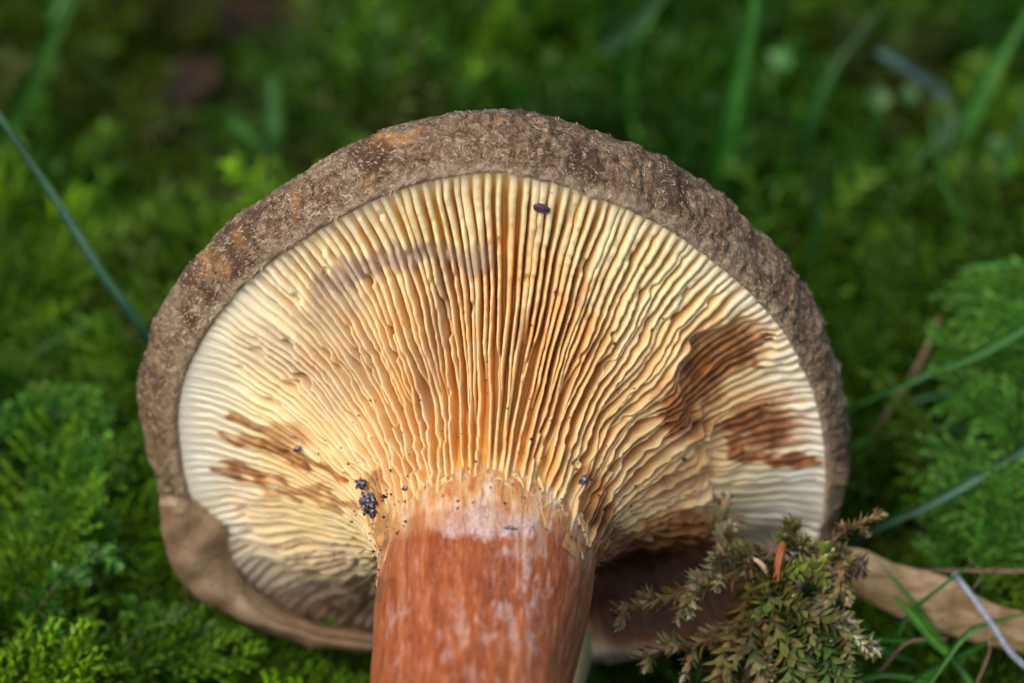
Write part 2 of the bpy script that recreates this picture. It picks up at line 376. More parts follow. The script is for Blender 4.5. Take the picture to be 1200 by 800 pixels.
def rot_shade_marks(L, s):
    px, py = warp(L); mx = np.maximum.reduce
    rust_and_shade = mx([1.0 * blob(px, py, 832, 430, 32, 55, 35, .75), 0.9 * blob(px, py, 798, 482, 30, 34, 0, .8), 0.95 * blob(px, py, 888, 495, 42, 30, 0, .75), 0.85 * line(px, py, [(850,520),(895,535),(940,540)], 9), 0.8 * line(px, py, [(870,395),(890,400)], 7), 0.8 * line(px, py, [(860,412),(895,425)], 5), 0.6 * blob(px, py, 872, 395, 22, 25, 0, .8), 0.5 * blob(px, py, 800, 560, 60, 26, -20, .9),
               0.45 * blob(px, py, 690, 350, 12, 36, 20), 0.2 * blob(px, py, 640, 430, 60, 60), 0.95 * blob(px, py, 770, 690, 130, 70), 0.7 * blob(px, py, 800, 625, 60, 30), 0.55 * blob(px, py, 700, 590, 22, 50),  # the wide strong blob paints the cavity's shade brown
               0.72 * line(px, py, [(265,490),(310,505),(345,535)], 6, .8), 0.72 * line(px, py, [(262,510),(300,520),(350,545),(400,560)], 5, .8), 0.72 * line(px, py, [(250,545),(300,556),(350,585)], 5),
               0.55 * line(px, py, [(300,580),(360,575),(420,600)], 5), 0.5 * blob(px, py, 330, 510, 26, 16), 0.6 * line(px, py, [(440,560),(450,620),(455,700)], 12), 0.4 * blob(px, py, 440, 575, 26, 18)])
    rust_and_shade = np.maximum(rust_and_shade, 0.30 * sstep(0.15, 0.6, noise(L, 1.7, 21)) * sstep(0.95, 0.6, s))
    mauve = mx([1.0 * line(px, py, [(375,345),(410,320),(440,308),(500,296),(565,303)], 15), 0.7 * blob(px, py, 385, 360, 36, 40), 0.55 * blob(px, py, 330, 410, 40, 30), 0.5 * blob(px, py, 400, 430, 50, 50),
                0.55 * line(px, py, [(520,290),(515,360),(500,470)], 14), 0.95 * blob(px, py, 370, 722, 140, 52, 12, .7), 0.3 * blob(px, py, 350, 650, 90, 20), 0.55 * blob(px, py, 740, 640, 60, 40), 0.35 * blob(px, py, 900, 590, 40, 30)])  # the wide lower-left blob paints in the gill bed's shadow tone
    orange = mx([0.9 * sstep(0.22, 0.05, s), 1.0 * blob(px, py, 560, 460, 200, 150, 0, 0.6), 0.95 * blob(px, py, 610, 370, 90, 110), 0.55 * blob(px, py, 370, 580, 100, 70, 10, .6), 0.75 * blob(px, py, 740, 490, 130, 120, 0, .6)])
    return np.clip(np.stack([rust_and_shade, mauve, orange], -1), 0, 1)
def cavity_shade(L):  # shade painted as dark colour in the hollows beside the stem
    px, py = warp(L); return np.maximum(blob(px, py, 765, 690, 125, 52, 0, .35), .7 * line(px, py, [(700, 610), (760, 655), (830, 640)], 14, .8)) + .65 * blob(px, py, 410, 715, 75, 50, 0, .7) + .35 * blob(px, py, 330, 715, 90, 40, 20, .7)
def fields(L):
    """torn: the deep gills are broken off; fused: the gills run together into a smooth sheet"""
    px, py = warp(L); n = 0.5 + 0.5 * noise(L, 2.4, 13)
    torn = np.maximum.reduce([blob(px, py, 848, 430, 40, 62, 35, 0.12), blob(px, py, 893, 520, 66, 100, 0, 0.12), blob(px, py, 900, 600, 70, 60, 0, .15), 0.9 * blob(px, py, 800, 700, 120, 60, 0, .2)])
    fused = np.maximum.reduce([1.0 * blob(px, py, 235, 510, 70, 150, 0, 0.4), 0.75 * blob(px, py, 290, 400, 50, 60, 20), 0.8 * blob(px, py, 345, 520, 75, 65), 0.8 * blob(px, py, 360, 600, 90, 50), 0.8 * blob(px, py, 350, 725, 130, 50, 15),
                               0.7 * blob(px, py, 380, 380, 45, 40), 0.55 * line(px, py, [(395,325),(440,312),(500,300),(560,305)], 12), 0.75 * blob(px, py, 905, 590, 60, 60), 0.6 * blob(px, py, 410, 470, 40, 50)])
    return torn, np.clip(fused * (0.75 + 0.5 * n), 0, 0.95)
def gill_h(s): return np.interp(s, [0, 0.07, 0.16, 0.3, 0.5, 0.75, 0.9, 0.97, 1.0], [0.004, 0.03, 0.085, 0.20, 0.30, 0.28, 0.18, 0.08, 0.02])

# cap underside (bed between the gills)
NP, NS = 540, 90
phi = np.linspace(-math.pi, math.pi, NP, endpoint=False); s = np.linspace(0.02, 1.0, NS)
PH, S = np.meshgrid(phi, s, indexing='ij')
top = under(S, PH, 0 * S)
TO, FU = fields(top)
H = gill_h(S) * (1 - 0.97 * FU) + 0.012 * (1 - 0.9 * FU)
bed = under(S, PH, H)
mk = rot_shade_marks(bed, S)
dep = np.clip(sstep(0.02, 0.16, H) * (1 - FU), 0, 1)[..., None]; dep = np.concatenate([dep, sstep(0.20, 0.04, S + 0.07 * noise(bed, 2.0, 66))[..., None], cavity_shade(bed)[..., None]], -1)
cap = bpy.data.objects.new("cap", None); col.objects.link(cap); cap.parent = root
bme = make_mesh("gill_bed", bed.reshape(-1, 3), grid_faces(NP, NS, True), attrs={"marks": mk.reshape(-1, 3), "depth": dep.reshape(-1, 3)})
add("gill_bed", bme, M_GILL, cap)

# cap skin: rolled margin, rim side, top of the cap
def wphi(p):
    deg = np.degrees(p) % 360
    return np.interp(deg, [0, 45, 90, 135, 180, 205, 225, 250, 270, 320, 360], [.31, .33, .30, .40, .50, .46, .30, .22, .25, .30, .31])
NPs = 1300
phs = np.linspace(-math.pi, math.pi, NPs, endpoint=False)
sect = catmull([(-.02,-.03),(.02,.035),(.13,.06),(.35,-.02),(.65,-.16),(.90,-.38),(1.0,-.66),(.94,-.92),(.68,-1.18),(.1,-1.42)], 70)
R_, W_ = Rphi(phs), wphi(phs)
w = sect[None, :, 0]; z = sect[None, :, 1]
rr = R_[:, None] + w * W_[:, None]; zz = z * (0.74 + 0.05 * np.sin(phs * 2))[:, None] + 0 * rr
back = catmull([(.99,-1.06),(.90,-1.24),(.72,-1.50),(.45,-1.62),(.0,-1.5)], 24)[1:]
rb = (R_ + 0.1 * W_)[:, None] * back[None, :, 0] ; zb = np.repeat(back[None, :, 1], NPs, 0)
rr = np.hstack([rr, rb]); zz = np.hstack([zz, zb])
base = np.stack([rr * np.cos(phs)[:, None], rr * np.sin(phs)[:, None], zz], -1)
amp = sstep(0.0, 0.5, np.r_[np.linspace(0, 1, 70), np.ones(23)] * 2)[None, :] * sstep(0, 0.6, rr)
q = base.copy(); q[..., 2] *= 0.8
wr = noise(q, 1.1, 31) * 0.05 + fbm(q, 2.6, 4, 32) * 0.038 + (0.4 - np.abs(noise(q, 7.0, 33))) * 0.030 + noise(q, 15, 37) * 0.014
right = sstep(0.0, 0.8, np.cos(phs - 0.45))[:, None]       # the right rim is scaly
ang = PHs = np.repeat(phs[:, None], rr.shape[1], 1)
scal = np.abs(noise(np.stack([ang * 4.0 * 3.2, zz * 2.6, rr], -1), 1.0, 35))
wr = wr + right * (0.075 * scal - 0.03) + right * 0.03 * noise(q, 9, 36)
dirn = np.stack([np.cos(phs)[:, None] * np.ones_like(rr), np.sin(phs)[:, None] * np.ones_like(rr), np.where(zz < -1.2, -0.8, 0.25)], -1)
skin = base + dirn * (wr * amp)[..., None]
px, py = warp(skin); npx = noise(skin, 4, 41)
orange = np.maximum.reduce([blob(px, py, 455, 163, 36, 9, -16, 0.5), 0.8 * blob(px, py, 232, 312, 24, 9, -50), 0.8 * blob(px, py, 282, 275, 9, 18, -20), 0.6 * blob(px, py, 262, 310, 14, 10), 0.6 * blob(px, py, 360, 193, 10, 6)]) 
orange = np.maximum(orange, 0.3 * sstep(.45, .7, fbm(q, 2.4, 3, 45)) * amp)
# pale felted band beside the gills
lipw = 1 - sstep(0.22, 0.5, (rr - R_[:, None]) / W_[:, None] + 0.15 * noise(skin, 2, 43)); lipw[:, 45:] = 0
dark = 0.75 * sstep(0.10, 0.45, fbm(q, 1.5, 3, 44)) * amp
rustlip = blob(px, py, 958, 600, 16, 70) 
orange = np.maximum(orange, 0.8 * rustlip)
smk = np.clip(np.stack([dark * (1 - lipw), 0.75 * lipw, orange], -1), 0, 1)
sme = make_mesh("cap_skin", skin.reshape(-1, 3), grid_faces(NPs, rr.shape[1], True), attrs={"marks": smk.reshape(-1, 3)})
add("skin", sme, M_SKIN, cap)

# felt of fine fibres on the skin
nf = 15000; iu = rng.integers(0, NPs, nf); iv = rng.integers(3, 62, nf); p0 = skin[iu, iv]
du = norm_(skin[(iu + 1) % NPs, iv] - p0); dv = norm_(skin[iu, iv + 1] - p0); nr = norm_(np.cross(dv, du)); nr *= np.sign((nr * dirn[iu, iv]).sum(-1))[:, None]
a = rng.normal(0.2, .7, nf)[:, None]; d1 = norm_(du * np.cos(a) + dv * np.sin(a)); sd = np.cross(d1, nr); Lf = rng.uniform(.03, .10, nf)[:, None]; wf = rng.uniform(.0025, .006, nf)[:, None]
b0 = p0 - nr * .004; mid = p0 + d1 * Lf * .5 + nr * Lf * rng.uniform(.0, .15, nf)[:, None]; tip = p0 + d1 * Lf + nr * Lf * rng.uniform(-.15, .12, nf)[:, None]
FVv = np.stack([b0 - sd * wf, b0 + sd * wf, mid + sd * wf * .8, mid - sd * wf * .8, tip], 1)
FFf = (np.arange(nf)[:, None, None] * 5 + np.array([[0, 1, 2], [0, 2, 3], [3, 2, 4]])[None]).reshape(-1, 3)
add("felt_fibres", make_mesh("felt_fibres", FVv.reshape(-1, 3), FFf), simple("felt_fibre", [(.35, (.17, .11, .055)), (.55, (.62, .52, .38))], 6, .7), cap, kind="stuff")

# gills: each a blade of its own
prof_off = np.array([-1.35, -0.95, -0.78, -0.60, -0.40, 0, 0.40, 0.60, 0.78, 0.95, 1.35])
prof_dep = np.array([1.06, 0.82, 0.45, 0.12, 0.015, 0.0, 0.015, 0.12, 0.45, 0.82, 1.06])
NG = 90; NSG = 110
ph0 = np.linspace(0, 2 * math.pi, NG, endpoint=False) + rng.uniform(-0.012, 0.012, NG)
def gill(phi0, s0, s1, join=None, hw=0.03, hs=1.0, seed=0):
    s = s0 + (s1 - s0) * np.linspace(0, 1, NSG)
    p = np.full(NSG, phi0)
    if join is not None:
        j, sj = join; p = j + (phi0 - j) * sstep(sj - 0.02, sj + 0.30, s)
    c, sn = np.cos(p), np.sin(p)
    r0 = prof(s)[0]
    crink = 0.25 + 1.1 * sstep(0.2, 0.9, np.cos(p + 0.25)) + 0.9 * sstep(0.4, 0.95, np.cos(p - math.pi - 0.35))
    A = np.stack([c * 2, sn * 2, s * 5], -1)
    off = 0.035 * noise(A * [1.6, 1.6, .45], 1.6, 59) + crink * (0.055 * noise(A, 1.0, 51) + 0.028 * noise(A, 2.6, 52) + 0.016 * noise(np.stack([s * 26, s * 0 + seed * 1.3, s * 0], -1), 1, 53)) + 0.016 * noise(np.stack([s * 4, s * 0 + seed, s * 0], -1), 1, 54)
    p = p + off / r0 * sstep(1.0, 0.93, s)
    e = np.stack([-np.sin(p), np.cos(p), np.zeros(NSG)], -1)
    ridge = under(s, p, 0 * s)
    h = gill_h(s) * hs; to, fu = fields(ridge)
    hh = h * (1 - 0.97 * fu)                      # bed depth here
    hg = np.maximum(hh - h * to * 0.66 * (1 - 0.97 * fu), 0.005)  # how far this gill stands proud of the bed
    hg = hg * (1 + 0.25 * noise(np.stack([s * 9, s * 0 + seed * 1.7, s * 0], -1), 1, 55) + 0.07 * rng.standard_normal() - 0.6 * sstep(.45, .2, s) * np.maximum(0, noise(np.stack([s * 22, s * 0 + seed * 3.7, s * 0], -1), 1, 58)) * 2)
    hg = hg * (1 + 0.12 * noise(np.stack([s * 45, s * 0 + seed * 5.1, s * 0], -1), 1, 60))
    nick = sstep(.42, .60, noise(np.stack([s * 13, s * 0 + seed * 7.7, s * 0], -1), 1, 62)); hg = hg * (1 - .55 * nick)
    hg = np.clip(hg, 0.004, None)
    if s0 > 0.05: hg = hg * sstep(s0 - 0.01, s0 + 0.10, s)
    drop0 = hh - hg + 0.004
    wdt = hw * np.interp(s, [0, 0.1, 0.3, 0.6, 0.85, 1], [0.5, 0.75, 0.72, 0.85, 1.45, 1.5]) * (0.78 + 0.44 * ((seed * 0.6180339) % 1)) * (1 + 0.25 * noise(np.stack([s * 7, s * 0 + seed * 2.3, s * 0], -1), 1, 56))
    lean = 0.35 * noise(A, 0.9, 57) * crink
    D = drop0[:, None] + prof_dep[None] * (hg + 0.01)[:, None]
    k = prof_dep[None]
    V = under(np.repeat(s[:, None], 11, 1), np.repeat(p[:, None], 11, 1), D)
    V = V + e[:, None, :] * (prof_off[None] * wdt[:, None] + (lean * hg)[:, None] * (1 - k))[..., None]
    S2 = np.repeat(s[:, None], 11, 1)
    mk = rot_shade_marks(V, S2)
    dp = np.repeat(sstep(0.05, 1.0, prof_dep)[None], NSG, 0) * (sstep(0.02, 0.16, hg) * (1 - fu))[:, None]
    dp = np.stack([dp, 0.85 * sstep(0.20, 0.04, S2 + 0.07 * noise(V, 2.0, 66)), cavity_shade(V)], -1)
    return V.reshape(-1, 3), mk.reshape(-1, 3), dp.reshape(-1, 3)
GF = grid_faces(NSG, 11)
def add_gill(*a, **k):
    V, mk, dp = gill(*a, **k)
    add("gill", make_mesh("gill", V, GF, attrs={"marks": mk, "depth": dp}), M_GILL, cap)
for i in range(NG):
    a, b = ph0[i], ph0[(i + 1) % NG] + (2 * math.pi if i == NG - 1 else 0)
    if i % 4 == 3:
        add_gill(a, 0.18, 1.0, join=(a + (0.03 if i % 8 == 3 else -0.03), 0.18), hw=0.032, seed=i)
    else:
        add_gill(a, random.choice([0.04, 0.06, 0.09, 0.13]) + 0.04 * random.random(), 1.0, hw=0.034, seed=i)
    m = (a + b) / 2 + rng.uniform(-0.006, 0.006); g = random.random()
    if g < 0.55: add_gill(m, random.uniform(0.22, 0.4), 1.0, join=(a if random.random() < 0.5 else b, random.uniform(0.25, 0.40)), hw=0.030, seed=i + 200, hs=0.97)
    else: add_gill(m, random.uniform(0.36, 0.62), 1.0, hw=0.031, seed=i + 200, hs=0.95)
# low cross veins that net the gill feet together at the stem
VV, FF, MK, DP = [], [], [], []; off = 0
for k in range(190):
    a = rng.uniform(0, 2 * math.pi); s_ = rng.uniform(0.05, 0.18); da = rng.uniform(0.05, 0.11); n_ = 10
    p = a + np.linspace(0, da, n_); ss_ = s_ + 0.028 * rng.standard_normal() * np.linspace(0, 1, n_) + 0.006 * np.sin(np.linspace(0, math.pi, n_))
    oo = np.array([-1, -.6, 0, .6, 1.0]) * 0.013; dd = np.array([1.0, .4, 0, .4, 1.0])
    S2 = ss_[:, None] + oo[None]; P2 = np.repeat(p[:, None], 5, 1)
    h = gill_h(S2) * 0.9
    V = under(S2, P2, h * 0.5 + dd[None] * (h * 0.55 + 0.006))
    VV.append(V.reshape(-1, 3)); FF.append(grid_faces(n_, 5) + off); MK.append(rot_shade_marks(V, S2).reshape(-1, 3)); DP.append(np.stack([np.repeat(dd[None] * 0.7, n_, 0), 0.85 * sstep(0.20, 0.04, S2), 0 * S2], -1).reshape(-1, 3)); off += n_ * 5
add("gill_veins", make_mesh("gill_veins", np.vstack(VV), np.vstack(FF), attrs={"marks": np.vstack(MK), "depth": np.vstack(DP)}), M_GILL, cap, kind="stuff")

# stem (runs up under the gill feet)
zs = np.r_[np.linspace(1.0, 8.3, 200), 8.3 + 0.5 * np.sin(np.linspace(0.05, math.pi / 2, 16))]
tb = catmull([(1.0,1.0),(1.5,1.08),(2.0,1.15),(2.35,1.20),(2.6,1.20),(2.8,1.185),(3.2,1.17),(4.0,1.09),(4.8,1.03),(6,1.10),(7.4,1.2),(8.3,1.05)], 300)
rs = np.interp(zs, tb[:, 0], tb[:, 1]); rs[200:] = 1.05 * np.cos(np.linspace(0.05, math.pi / 2, 16)) 
pa = np.linspace(-math.pi, math.pi, 300, endpoint=False)
PA, ZS = np.meshgrid(pa, zs, indexing='ij'); RS = np.repeat(rs[None], 300, 0)
q = np.stack([np.cos(PA) * 1.2, np.sin(PA) * 1.2, ZS * 0.35], -1)
RS = RS + (0.05 * noise(q, 1.0, 61) + 0.018 * noise(q * [3, 3, 1.5], 2.0, 62) + 0.012 * noise(q * [5, 5, 2], 3.0, 63)) * sstep(1.6, 2.8, ZS)
ST = np.stack([RS * np.cos(PA) + axis_x(ZS), RS * np.sin(PA), ZS], -1)
px, py = warp(ST)
fr = np.sin(PA)        # 1 = side facing up in the photograph
whit = np.maximum.reduce([1.0 * blob(px, py, 580, 603, 72, 34, 0, 0.35), 0.5 * blob(px, py, 610, 680, 38, 110, 0, 0.7), 0.35 * blob(px, py, 560, 750, 60, 70, 0, 0.7), 0.4 * blob(px, py, 465, 745, 20, 50, 0, 0.7), 0.35 * blob(px, py, 640, 600, 50, 50)])
gtop = 1 - sstep(2.50, 3.05, ZS + 0.5 * noise(ST, 2.5, 65))
edge_shade = np.maximum(0.8 * line(px, py, [(448,598),(440,640),(436,700)], 7), 0.75 * line(px, py, [(700,590),(690,680),(665,780)], 22, .8))  # right side's shade painted dark along the stem, left edge darkened too
smk = np.clip(np.stack([edge_shade, whit, gtop], -1), 0, 1)
F = grid_faces(300, len(zs), True)
add("stem", make_mesh("stem", ST.reshape(-1, 3), F, attrs={"marks": smk.reshape(-1, 3)}), M_STEM, root)

# torn flap of margin folded over at the lower left
fl_out = catmull([(186,590),(192,630),(206,672),(245,705),(300,737),(360,756),(440,762)], 50)
fl_in = catmull([(240,602),(268,616),(268,648),(292,686),(335,720),(392,740),(450,748)], 50)
V = []; nw = 14
for a, b, t_ in zip(fl_out, fl_in, np.linspace(0, 1, 50)):
    for k in range(nw):
        u = k / (nw - 1); p_ = a + (b - a) * u
        d = -0.15 + 0.87 * (487 - p_[1]) / 100 + 0.10 + 0.32 * math.sin(math.pi * min(1, 0.22 + u * 0.78)) - .12 * u ** 3 
        V.append(pix(p_[0], p_[1], d))
V = (np.array(V) - CC) @ RM.T
V = V + (fbm(V, 1.6, 4, 71) * 0.10)[:, None] * np.array([0, 0, 1])
nn = 50 * nw; V2 = V + np.array([0, 0.02, -0.13])
Ff = grid_faces(50, nw); Fb = Ff[:, ::-1] + nn
rim = [i * nw for i in range(50)] + [49 * nw + k for k in range(1, nw)] + [i * nw + nw - 1 for i in range(48, -1, -1)] + [k for k in range(nw - 2, 0, -1)]
Fr = np.array([[rim[i], rim[(i + 1) % len(rim)], rim[(i + 1) % len(rim)] + nn, rim[i] + nn] for i in range(len(rim))])[:, ::-1]
u = np.tile(np.linspace(0, 1, nw), 50); mkf = np.maximum(1 - sstep(0.0, 0.28, u + 0.2 * noise(V, 3, 72)), 0.85 * np.repeat(sstep(.5, .8, np.linspace(0, 1, 50)), nw))[:, None]
add("margin_flap", make_mesh("margin_flap", np.vstack([V, V2]), np.vstack([Ff, Fb, Fr]), attrs={"marks": np.vstack([mkf, mkf])}), M_FLAP, cap, label="torn tan flap of the cap margin folded over at the lower left")

# ---------------------------------------------------------------- small things lying on the mushroom
def blobmesh(name, R, scale, rough, fr, seed, seg=28):
    th = np.linspace(0, math.pi, seg // 2 + 1); p = np.linspace(0, 2 * math.pi, seg, endpoint=False)
    P_, T_ = np.meshgrid(p, th, indexing='ij'); d = np.stack([np.sin(T_) * np.cos(P_), np.sin(T_) * np.sin(P_), np.cos(T_)], -1)
    rad = R * (1 + rough * fbm(d, fr, 3, seed))
    return make_mesh(name, (d * rad[..., None] * np.array(scale)).reshape(-1, 3), grid_faces(seg, len(th), True, True))
def surf_local(px_, py_, lift=0.0):
    """local point on the gill edges seen at the pixel"""
    g = getattr(surf_local, "g", None)
    if g is None:
        A, B = np.meshgrid(np.linspace(0, 1, 200), np.linspace(-math.pi, math.pi, 720), indexing='ij')
        L = under(A, B, 0 * A); x, y, d = to_pix(l2w(L)); surf_local.g = g = (L.reshape(-1, 3), x.ravel(), y.ravel(), d.ravel())
    L, x, y, d = g; sc = np.hypot(x - px_, y - py_) - 0.5 * d * 4
    m = np.hypot(x - px_, y - py_) < 5; idx = np.where(m)[0]; k = idx[np.argmax(d[idx])] if len(idx) else np.argmin(np.hypot(x - px_, y - py_))
    return L[k] + np.array([0, 0.35, 0.93]) * lift
def on_mushroom(name, me, mat, px_, py_, lift, rotz, label, cat, **kw):
    o = add(name, me, mat, None, label=label, category=cat, **kw)
    w_ = l2w(surf_local(px_, py_, lift)); mt = mm.copy(); mt.translation = Vector(w_)
    o.matrix_world = mt @ Matrix.Rotation(math.radians(rotz), 4, 'Z'); return o
o = on_mushroom("seed", blobmesh("seed", 0.10, (1.0, 0.55, 0.4), 0.12, 3, 5), M_SEED, 637, 247, 0.03, -20, "tiny dark purple oval seed stuck on the pale gills near the top rim", "seed")
def dirt(name, R, sc, px_, py_, rz, label, sd):
    on_mushroom(name, blobmesh(name, R, sc, 0.9, 2.4, sd, 40), M_DIRT, px_, py_, 0.05, rz, label, "dirt")
dirt("dirt_clump", 0.11, (0.85, 1.35, 0.6), 429, 591, 8, "larger gritty black and silver dirt clump beside the top of the stem", 8)
dirt("dirt_clump", 0.06, (1, 0.9, 0.6), 419, 566, 0, "smaller black dirt clump just above the larger one beside the stem", 9)
def speck(x, y, r, sc, rz, label, sd, mat=M_DIRT): on_mushroom("dirt_speck", blobmesh("dirt_speck", r, sc, 0.4, 3, sd, 16), mat, x, y, 0.02, rz, label, "dirt speck")
speck(601, 615, 0.055, (1.3, .5, .4), -15, "small black speck on the white patch of the stem", 1)
speck(470, 570, 0.035, (1, 1, .6), 0, "round black pinprick speck on the orange flesh left of the stem top", 2)
speck(688, 562, 0.07, (.6, 1.2, .5), -20, "dark upright speck on the gills right of the stem top", 3)
speck(345, 527, 0.05, (1.2, .7, .5), 30, "dark curled speck among the rusty streaks of the left gills", 4)
speck(533, 592, 0.03, (1, .6, .5), 60, "tiny dark speck on the stem top left of the white patch", 6)
speck(371, 686, 0.045, (1.3, .5, .5), 0, "dark speck in the shaded lower left gills", 7)
on_mushroom("water_droplet", blobmesh("water_droplet", 0.055, (1, 1, .8), 0.0, 2, 5), M_WATER, 379, 320, 0.03, 0, "clear water droplet on the bruised gills at the upper left", "water droplet")

# fine soil grains caught between the gills
A_, B_, C_, K_ = [], [], [], 0
oct_v = np.array([[1,0,0],[-1,0,0],[0,1,0],[0,-1,0],[0,0,1],[0,0,-1]], float); oct_f = np.array([[0,2,4],[2,1,4],[1,3,4],[3,0,4],[2,0,5],[1,2,5],[3,1,5],[0,3,5]])
ng = 420; sg = np.clip(np.abs(rng.normal(.12, .3, ng)), .02, .97); pg = rng.uniform(-math.pi, math.pi, ng)
Pg = under(sg, pg, -0.004 * np.ones(ng)); rg = rng.lognormal(-4.45, .40, ng)
Vg = Pg[:, None] + oct_v[None] * rg[:, None, None] * rng.uniform(.5, 1.5, (ng, 6, 1))
add("soil_grains", make_mesh("soil_grains", Vg.reshape(-1, 3), (np.arange(ng)[:, None, None] * 6 + oct_f[None]).reshape(-1, 3), False), simple("soil_grain", [(.35, (.03, .015, .01)), (.7, (.20, .09, .04))], 9, .6), cap, kind="stuff")

# ================================================================ MOSS
def leaf_set(P, Tn, N, L, W, curl=0.25, seg=2):
    """folded pointed leaves: arrays of base P, direction Tn, up N, length, width -> verts (n,4,3)"""
    S_ = np.cross(Tn, N); S_ /= np.linalg.norm(S_, axis=-1, keepdims=True) + 1e-9
    L = L[:, None]; W = W[:, None]
    m = P + Tn * L * 0.42 + N * L * 0.06
    return np.stack([P, m + S_ * W * .5 + N * W * .22, P + Tn * L + N * L * curl * -1.0, m - S_ * W * .5 + N * W * .22], 1)
LEAF_F = np.array([[0, 1, 2], [0, 2, 3]])
def norm(a): return a / (np.linalg.norm(a, axis=-1, keepdims=True) + 1e-9)
def shoot_along(path, n, L, W, spread, r, rough=0.25, g=rng, taper=True):
    """leaves spiralling round a path"""
    path = np.asarray(path); m = len(path); t = np.linspace(0.03, 1, n)
    P = np.stack([np.interp(t, np.linspace(0, 1, m), path[:, k]) for k in range(3)], -1)
    T = norm(np.gradient(P, axis=0)); a = np.arange(n) * 2.39996 + g.uniform(-.3, .3, n)
    ref = np.where(np.abs(T[:, 2:3]) > 0.9, np.array([[1.0, 0, 0]]), np.array([[0, 0, 1.0]]))
    A = norm(np.cross(T, ref)); B = np.cross(T, A); rad = A * np.cos(a)[:, None] + B * np.sin(a)[:, None]
    sp = spread * (1 - 0.55 * t ** 2) if taper else np.full(n, spread)
    sp = sp + g.normal(0, rough * .4, n)
    D = norm(T * np.cos(sp)[:, None] + rad * np.sin(sp)[:, None]); N = norm(rad * np.cos(sp)[:, None] - T * np.sin(sp)[:, None])
    k = (1 - 0.5 * t ** 3) if taper else 1
    return leaf_set(P + rad * r, D, -N, L * k * g.uniform(.75, 1.2, n), W * g.uniform(.8, 1.2, n) * np.ones(n)), t
def upright(seed):      # a bushy upright shoot, about 1 cm
    g = np.random.default_rng(seed); h = g.uniform(.8, 1.25); b = g.uniform(-.35, .35, 2)
    tt = np.linspace(0, 1, 8)[:, None]; path = np.hstack([b[0] * tt ** 2, b[1] * tt ** 2, h * tt])
    v, t = shoot_along(path, 34, .34, .07, .9, .01, g=g); return v, t
def star(seed):         # narrow-leaved branching tuft
    g = np.random.default_rng(seed); vs, ts = [], []
    for k in range(5):
        a = g.uniform(0, 6.28); l = g.uniform(.5, .9); e = g.uniform(.5, 1.0); tt = np.linspace(0, 1, 6)[:, None]; z0 = g.uniform(.1, .5)
        path = np.hstack([np.cos(a) * l * tt * math.cos(e), np.sin(a) * l * tt * math.cos(e), z0 + l * np.sin(e) * tt - .15 * tt ** 2])
        v, t = shoot_along(path, 15, .26, .045, .7, .006, g=g); vs.append(v); ts.append(t * .6 + .4)
    return np.vstack(vs), np.concatenate(ts)
def frond(seed):        # pinnate feather moss, about 2 cm
    g = np.random.default_rng(seed); vs, ts = [], []; L = g.uniform(1.6, 2.3); bend = g.uniform(.1, .5)
    tt = np.linspace(0, 1, 20)[:, None]; main = np.hstack([L * tt, .25 * np.sin(tt * 3 + g.uniform(0, 3)), .55 * np.sin(tt * 1.6) + .2 * tt - bend * tt ** 2])
    v, t = shoot_along(main, 26, .10, .05, .5, .01, g=g); vs.append(v); ts.append(t * .5 + .3)
    for k in range(20):
        u = .12 + .8 * k / 20; P0 = main[int(u * 19)]; sd = 1 if k % 2 else -1; l = .55 * math.sin(math.pi * (u * .85 + .12)) + .12
        q = np.linspace(0, 1, 5)[:, None]; br = P0 + np.hstack([l * .75 * q, sd * l * .75 * q - sd * .1 * q ** 2, -.12 * l * q ** 2 + g.uniform(-.05, .12) * q])
        v, t = shoot_along(br, 14, .13, .05, .6, .005, g=g); vs.append(v); ts.append(t * .5 + .5)
    return np.vstack(vs), np.concatenate(ts)
VAR = {'u': [upright(i) for i in range(6)], 's': [star(20 + i) for i in range(6)], 'f': [frond(40 + i) for i in range(5)]}

def place(kind, x, y, scale, tilt, rz, ta, z=None, tint=None):
    """many shoots; returns verts, tints"""
    outV, outC = [], []; vi = rng.integers(0, len(VAR[kind]), len(x)); hz = ground_h(x, y) if z is None else z
    for k, (v, t) in enumerate(VAR[kind]):
        I = np.where(vi == k)[0]
        if not len(I): continue
        ca, sa = np.cos(rz[I]), np.sin(rz[I]); n = len(I)
        Rz = np.zeros((n, 3, 3)); Rz[:, 0, 0] = ca; Rz[:, 0, 1] = -sa; Rz[:, 1, 0] = sa; Rz[:, 1, 1] = ca; Rz[:, 2, 2] = 1
        ax = np.stack([-np.sin(ta[I]), np.cos(ta[I]), np.zeros(n)], -1); c, s_ = np.cos(tilt[I]), np.sin(tilt[I])
        K = np.zeros((n, 3, 3)); K[:, 0, 2] = ax[:, 1]; K[:, 1, 2] = -ax[:, 0]; K[:, 2, 0] = -ax[:, 1]; K[:, 2, 1] = ax[:, 0]
        Rt = np.eye(3)[None] + s_[:, None, None] * K + (1 - c)[:, None, None] * (K @ K)
        Rm = (Rt @ Rz) * scale[I][:, None, None]
        W = np.einsum('nij,lvj->nlvi', Rm, v) + np.stack([x[I], y[I], hz[I] - 0.05], -1)[:, None, None, :]
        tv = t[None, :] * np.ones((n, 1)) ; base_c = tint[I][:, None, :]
        shade = base_c * (0.40 + 0.90 * tv[..., None]) + np.array([0.035, 0.02, -0.004]) * (1 - tv[..., None])  # old brown leaf bases, darkened further to paint shade between shoots
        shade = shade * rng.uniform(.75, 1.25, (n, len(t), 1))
        outV.append(W.reshape(-1, 3)); outC.append(np.repeat(shade.reshape(-1, 3), 4, 0))
    return np.vstack(outV), np.vstack(outC)
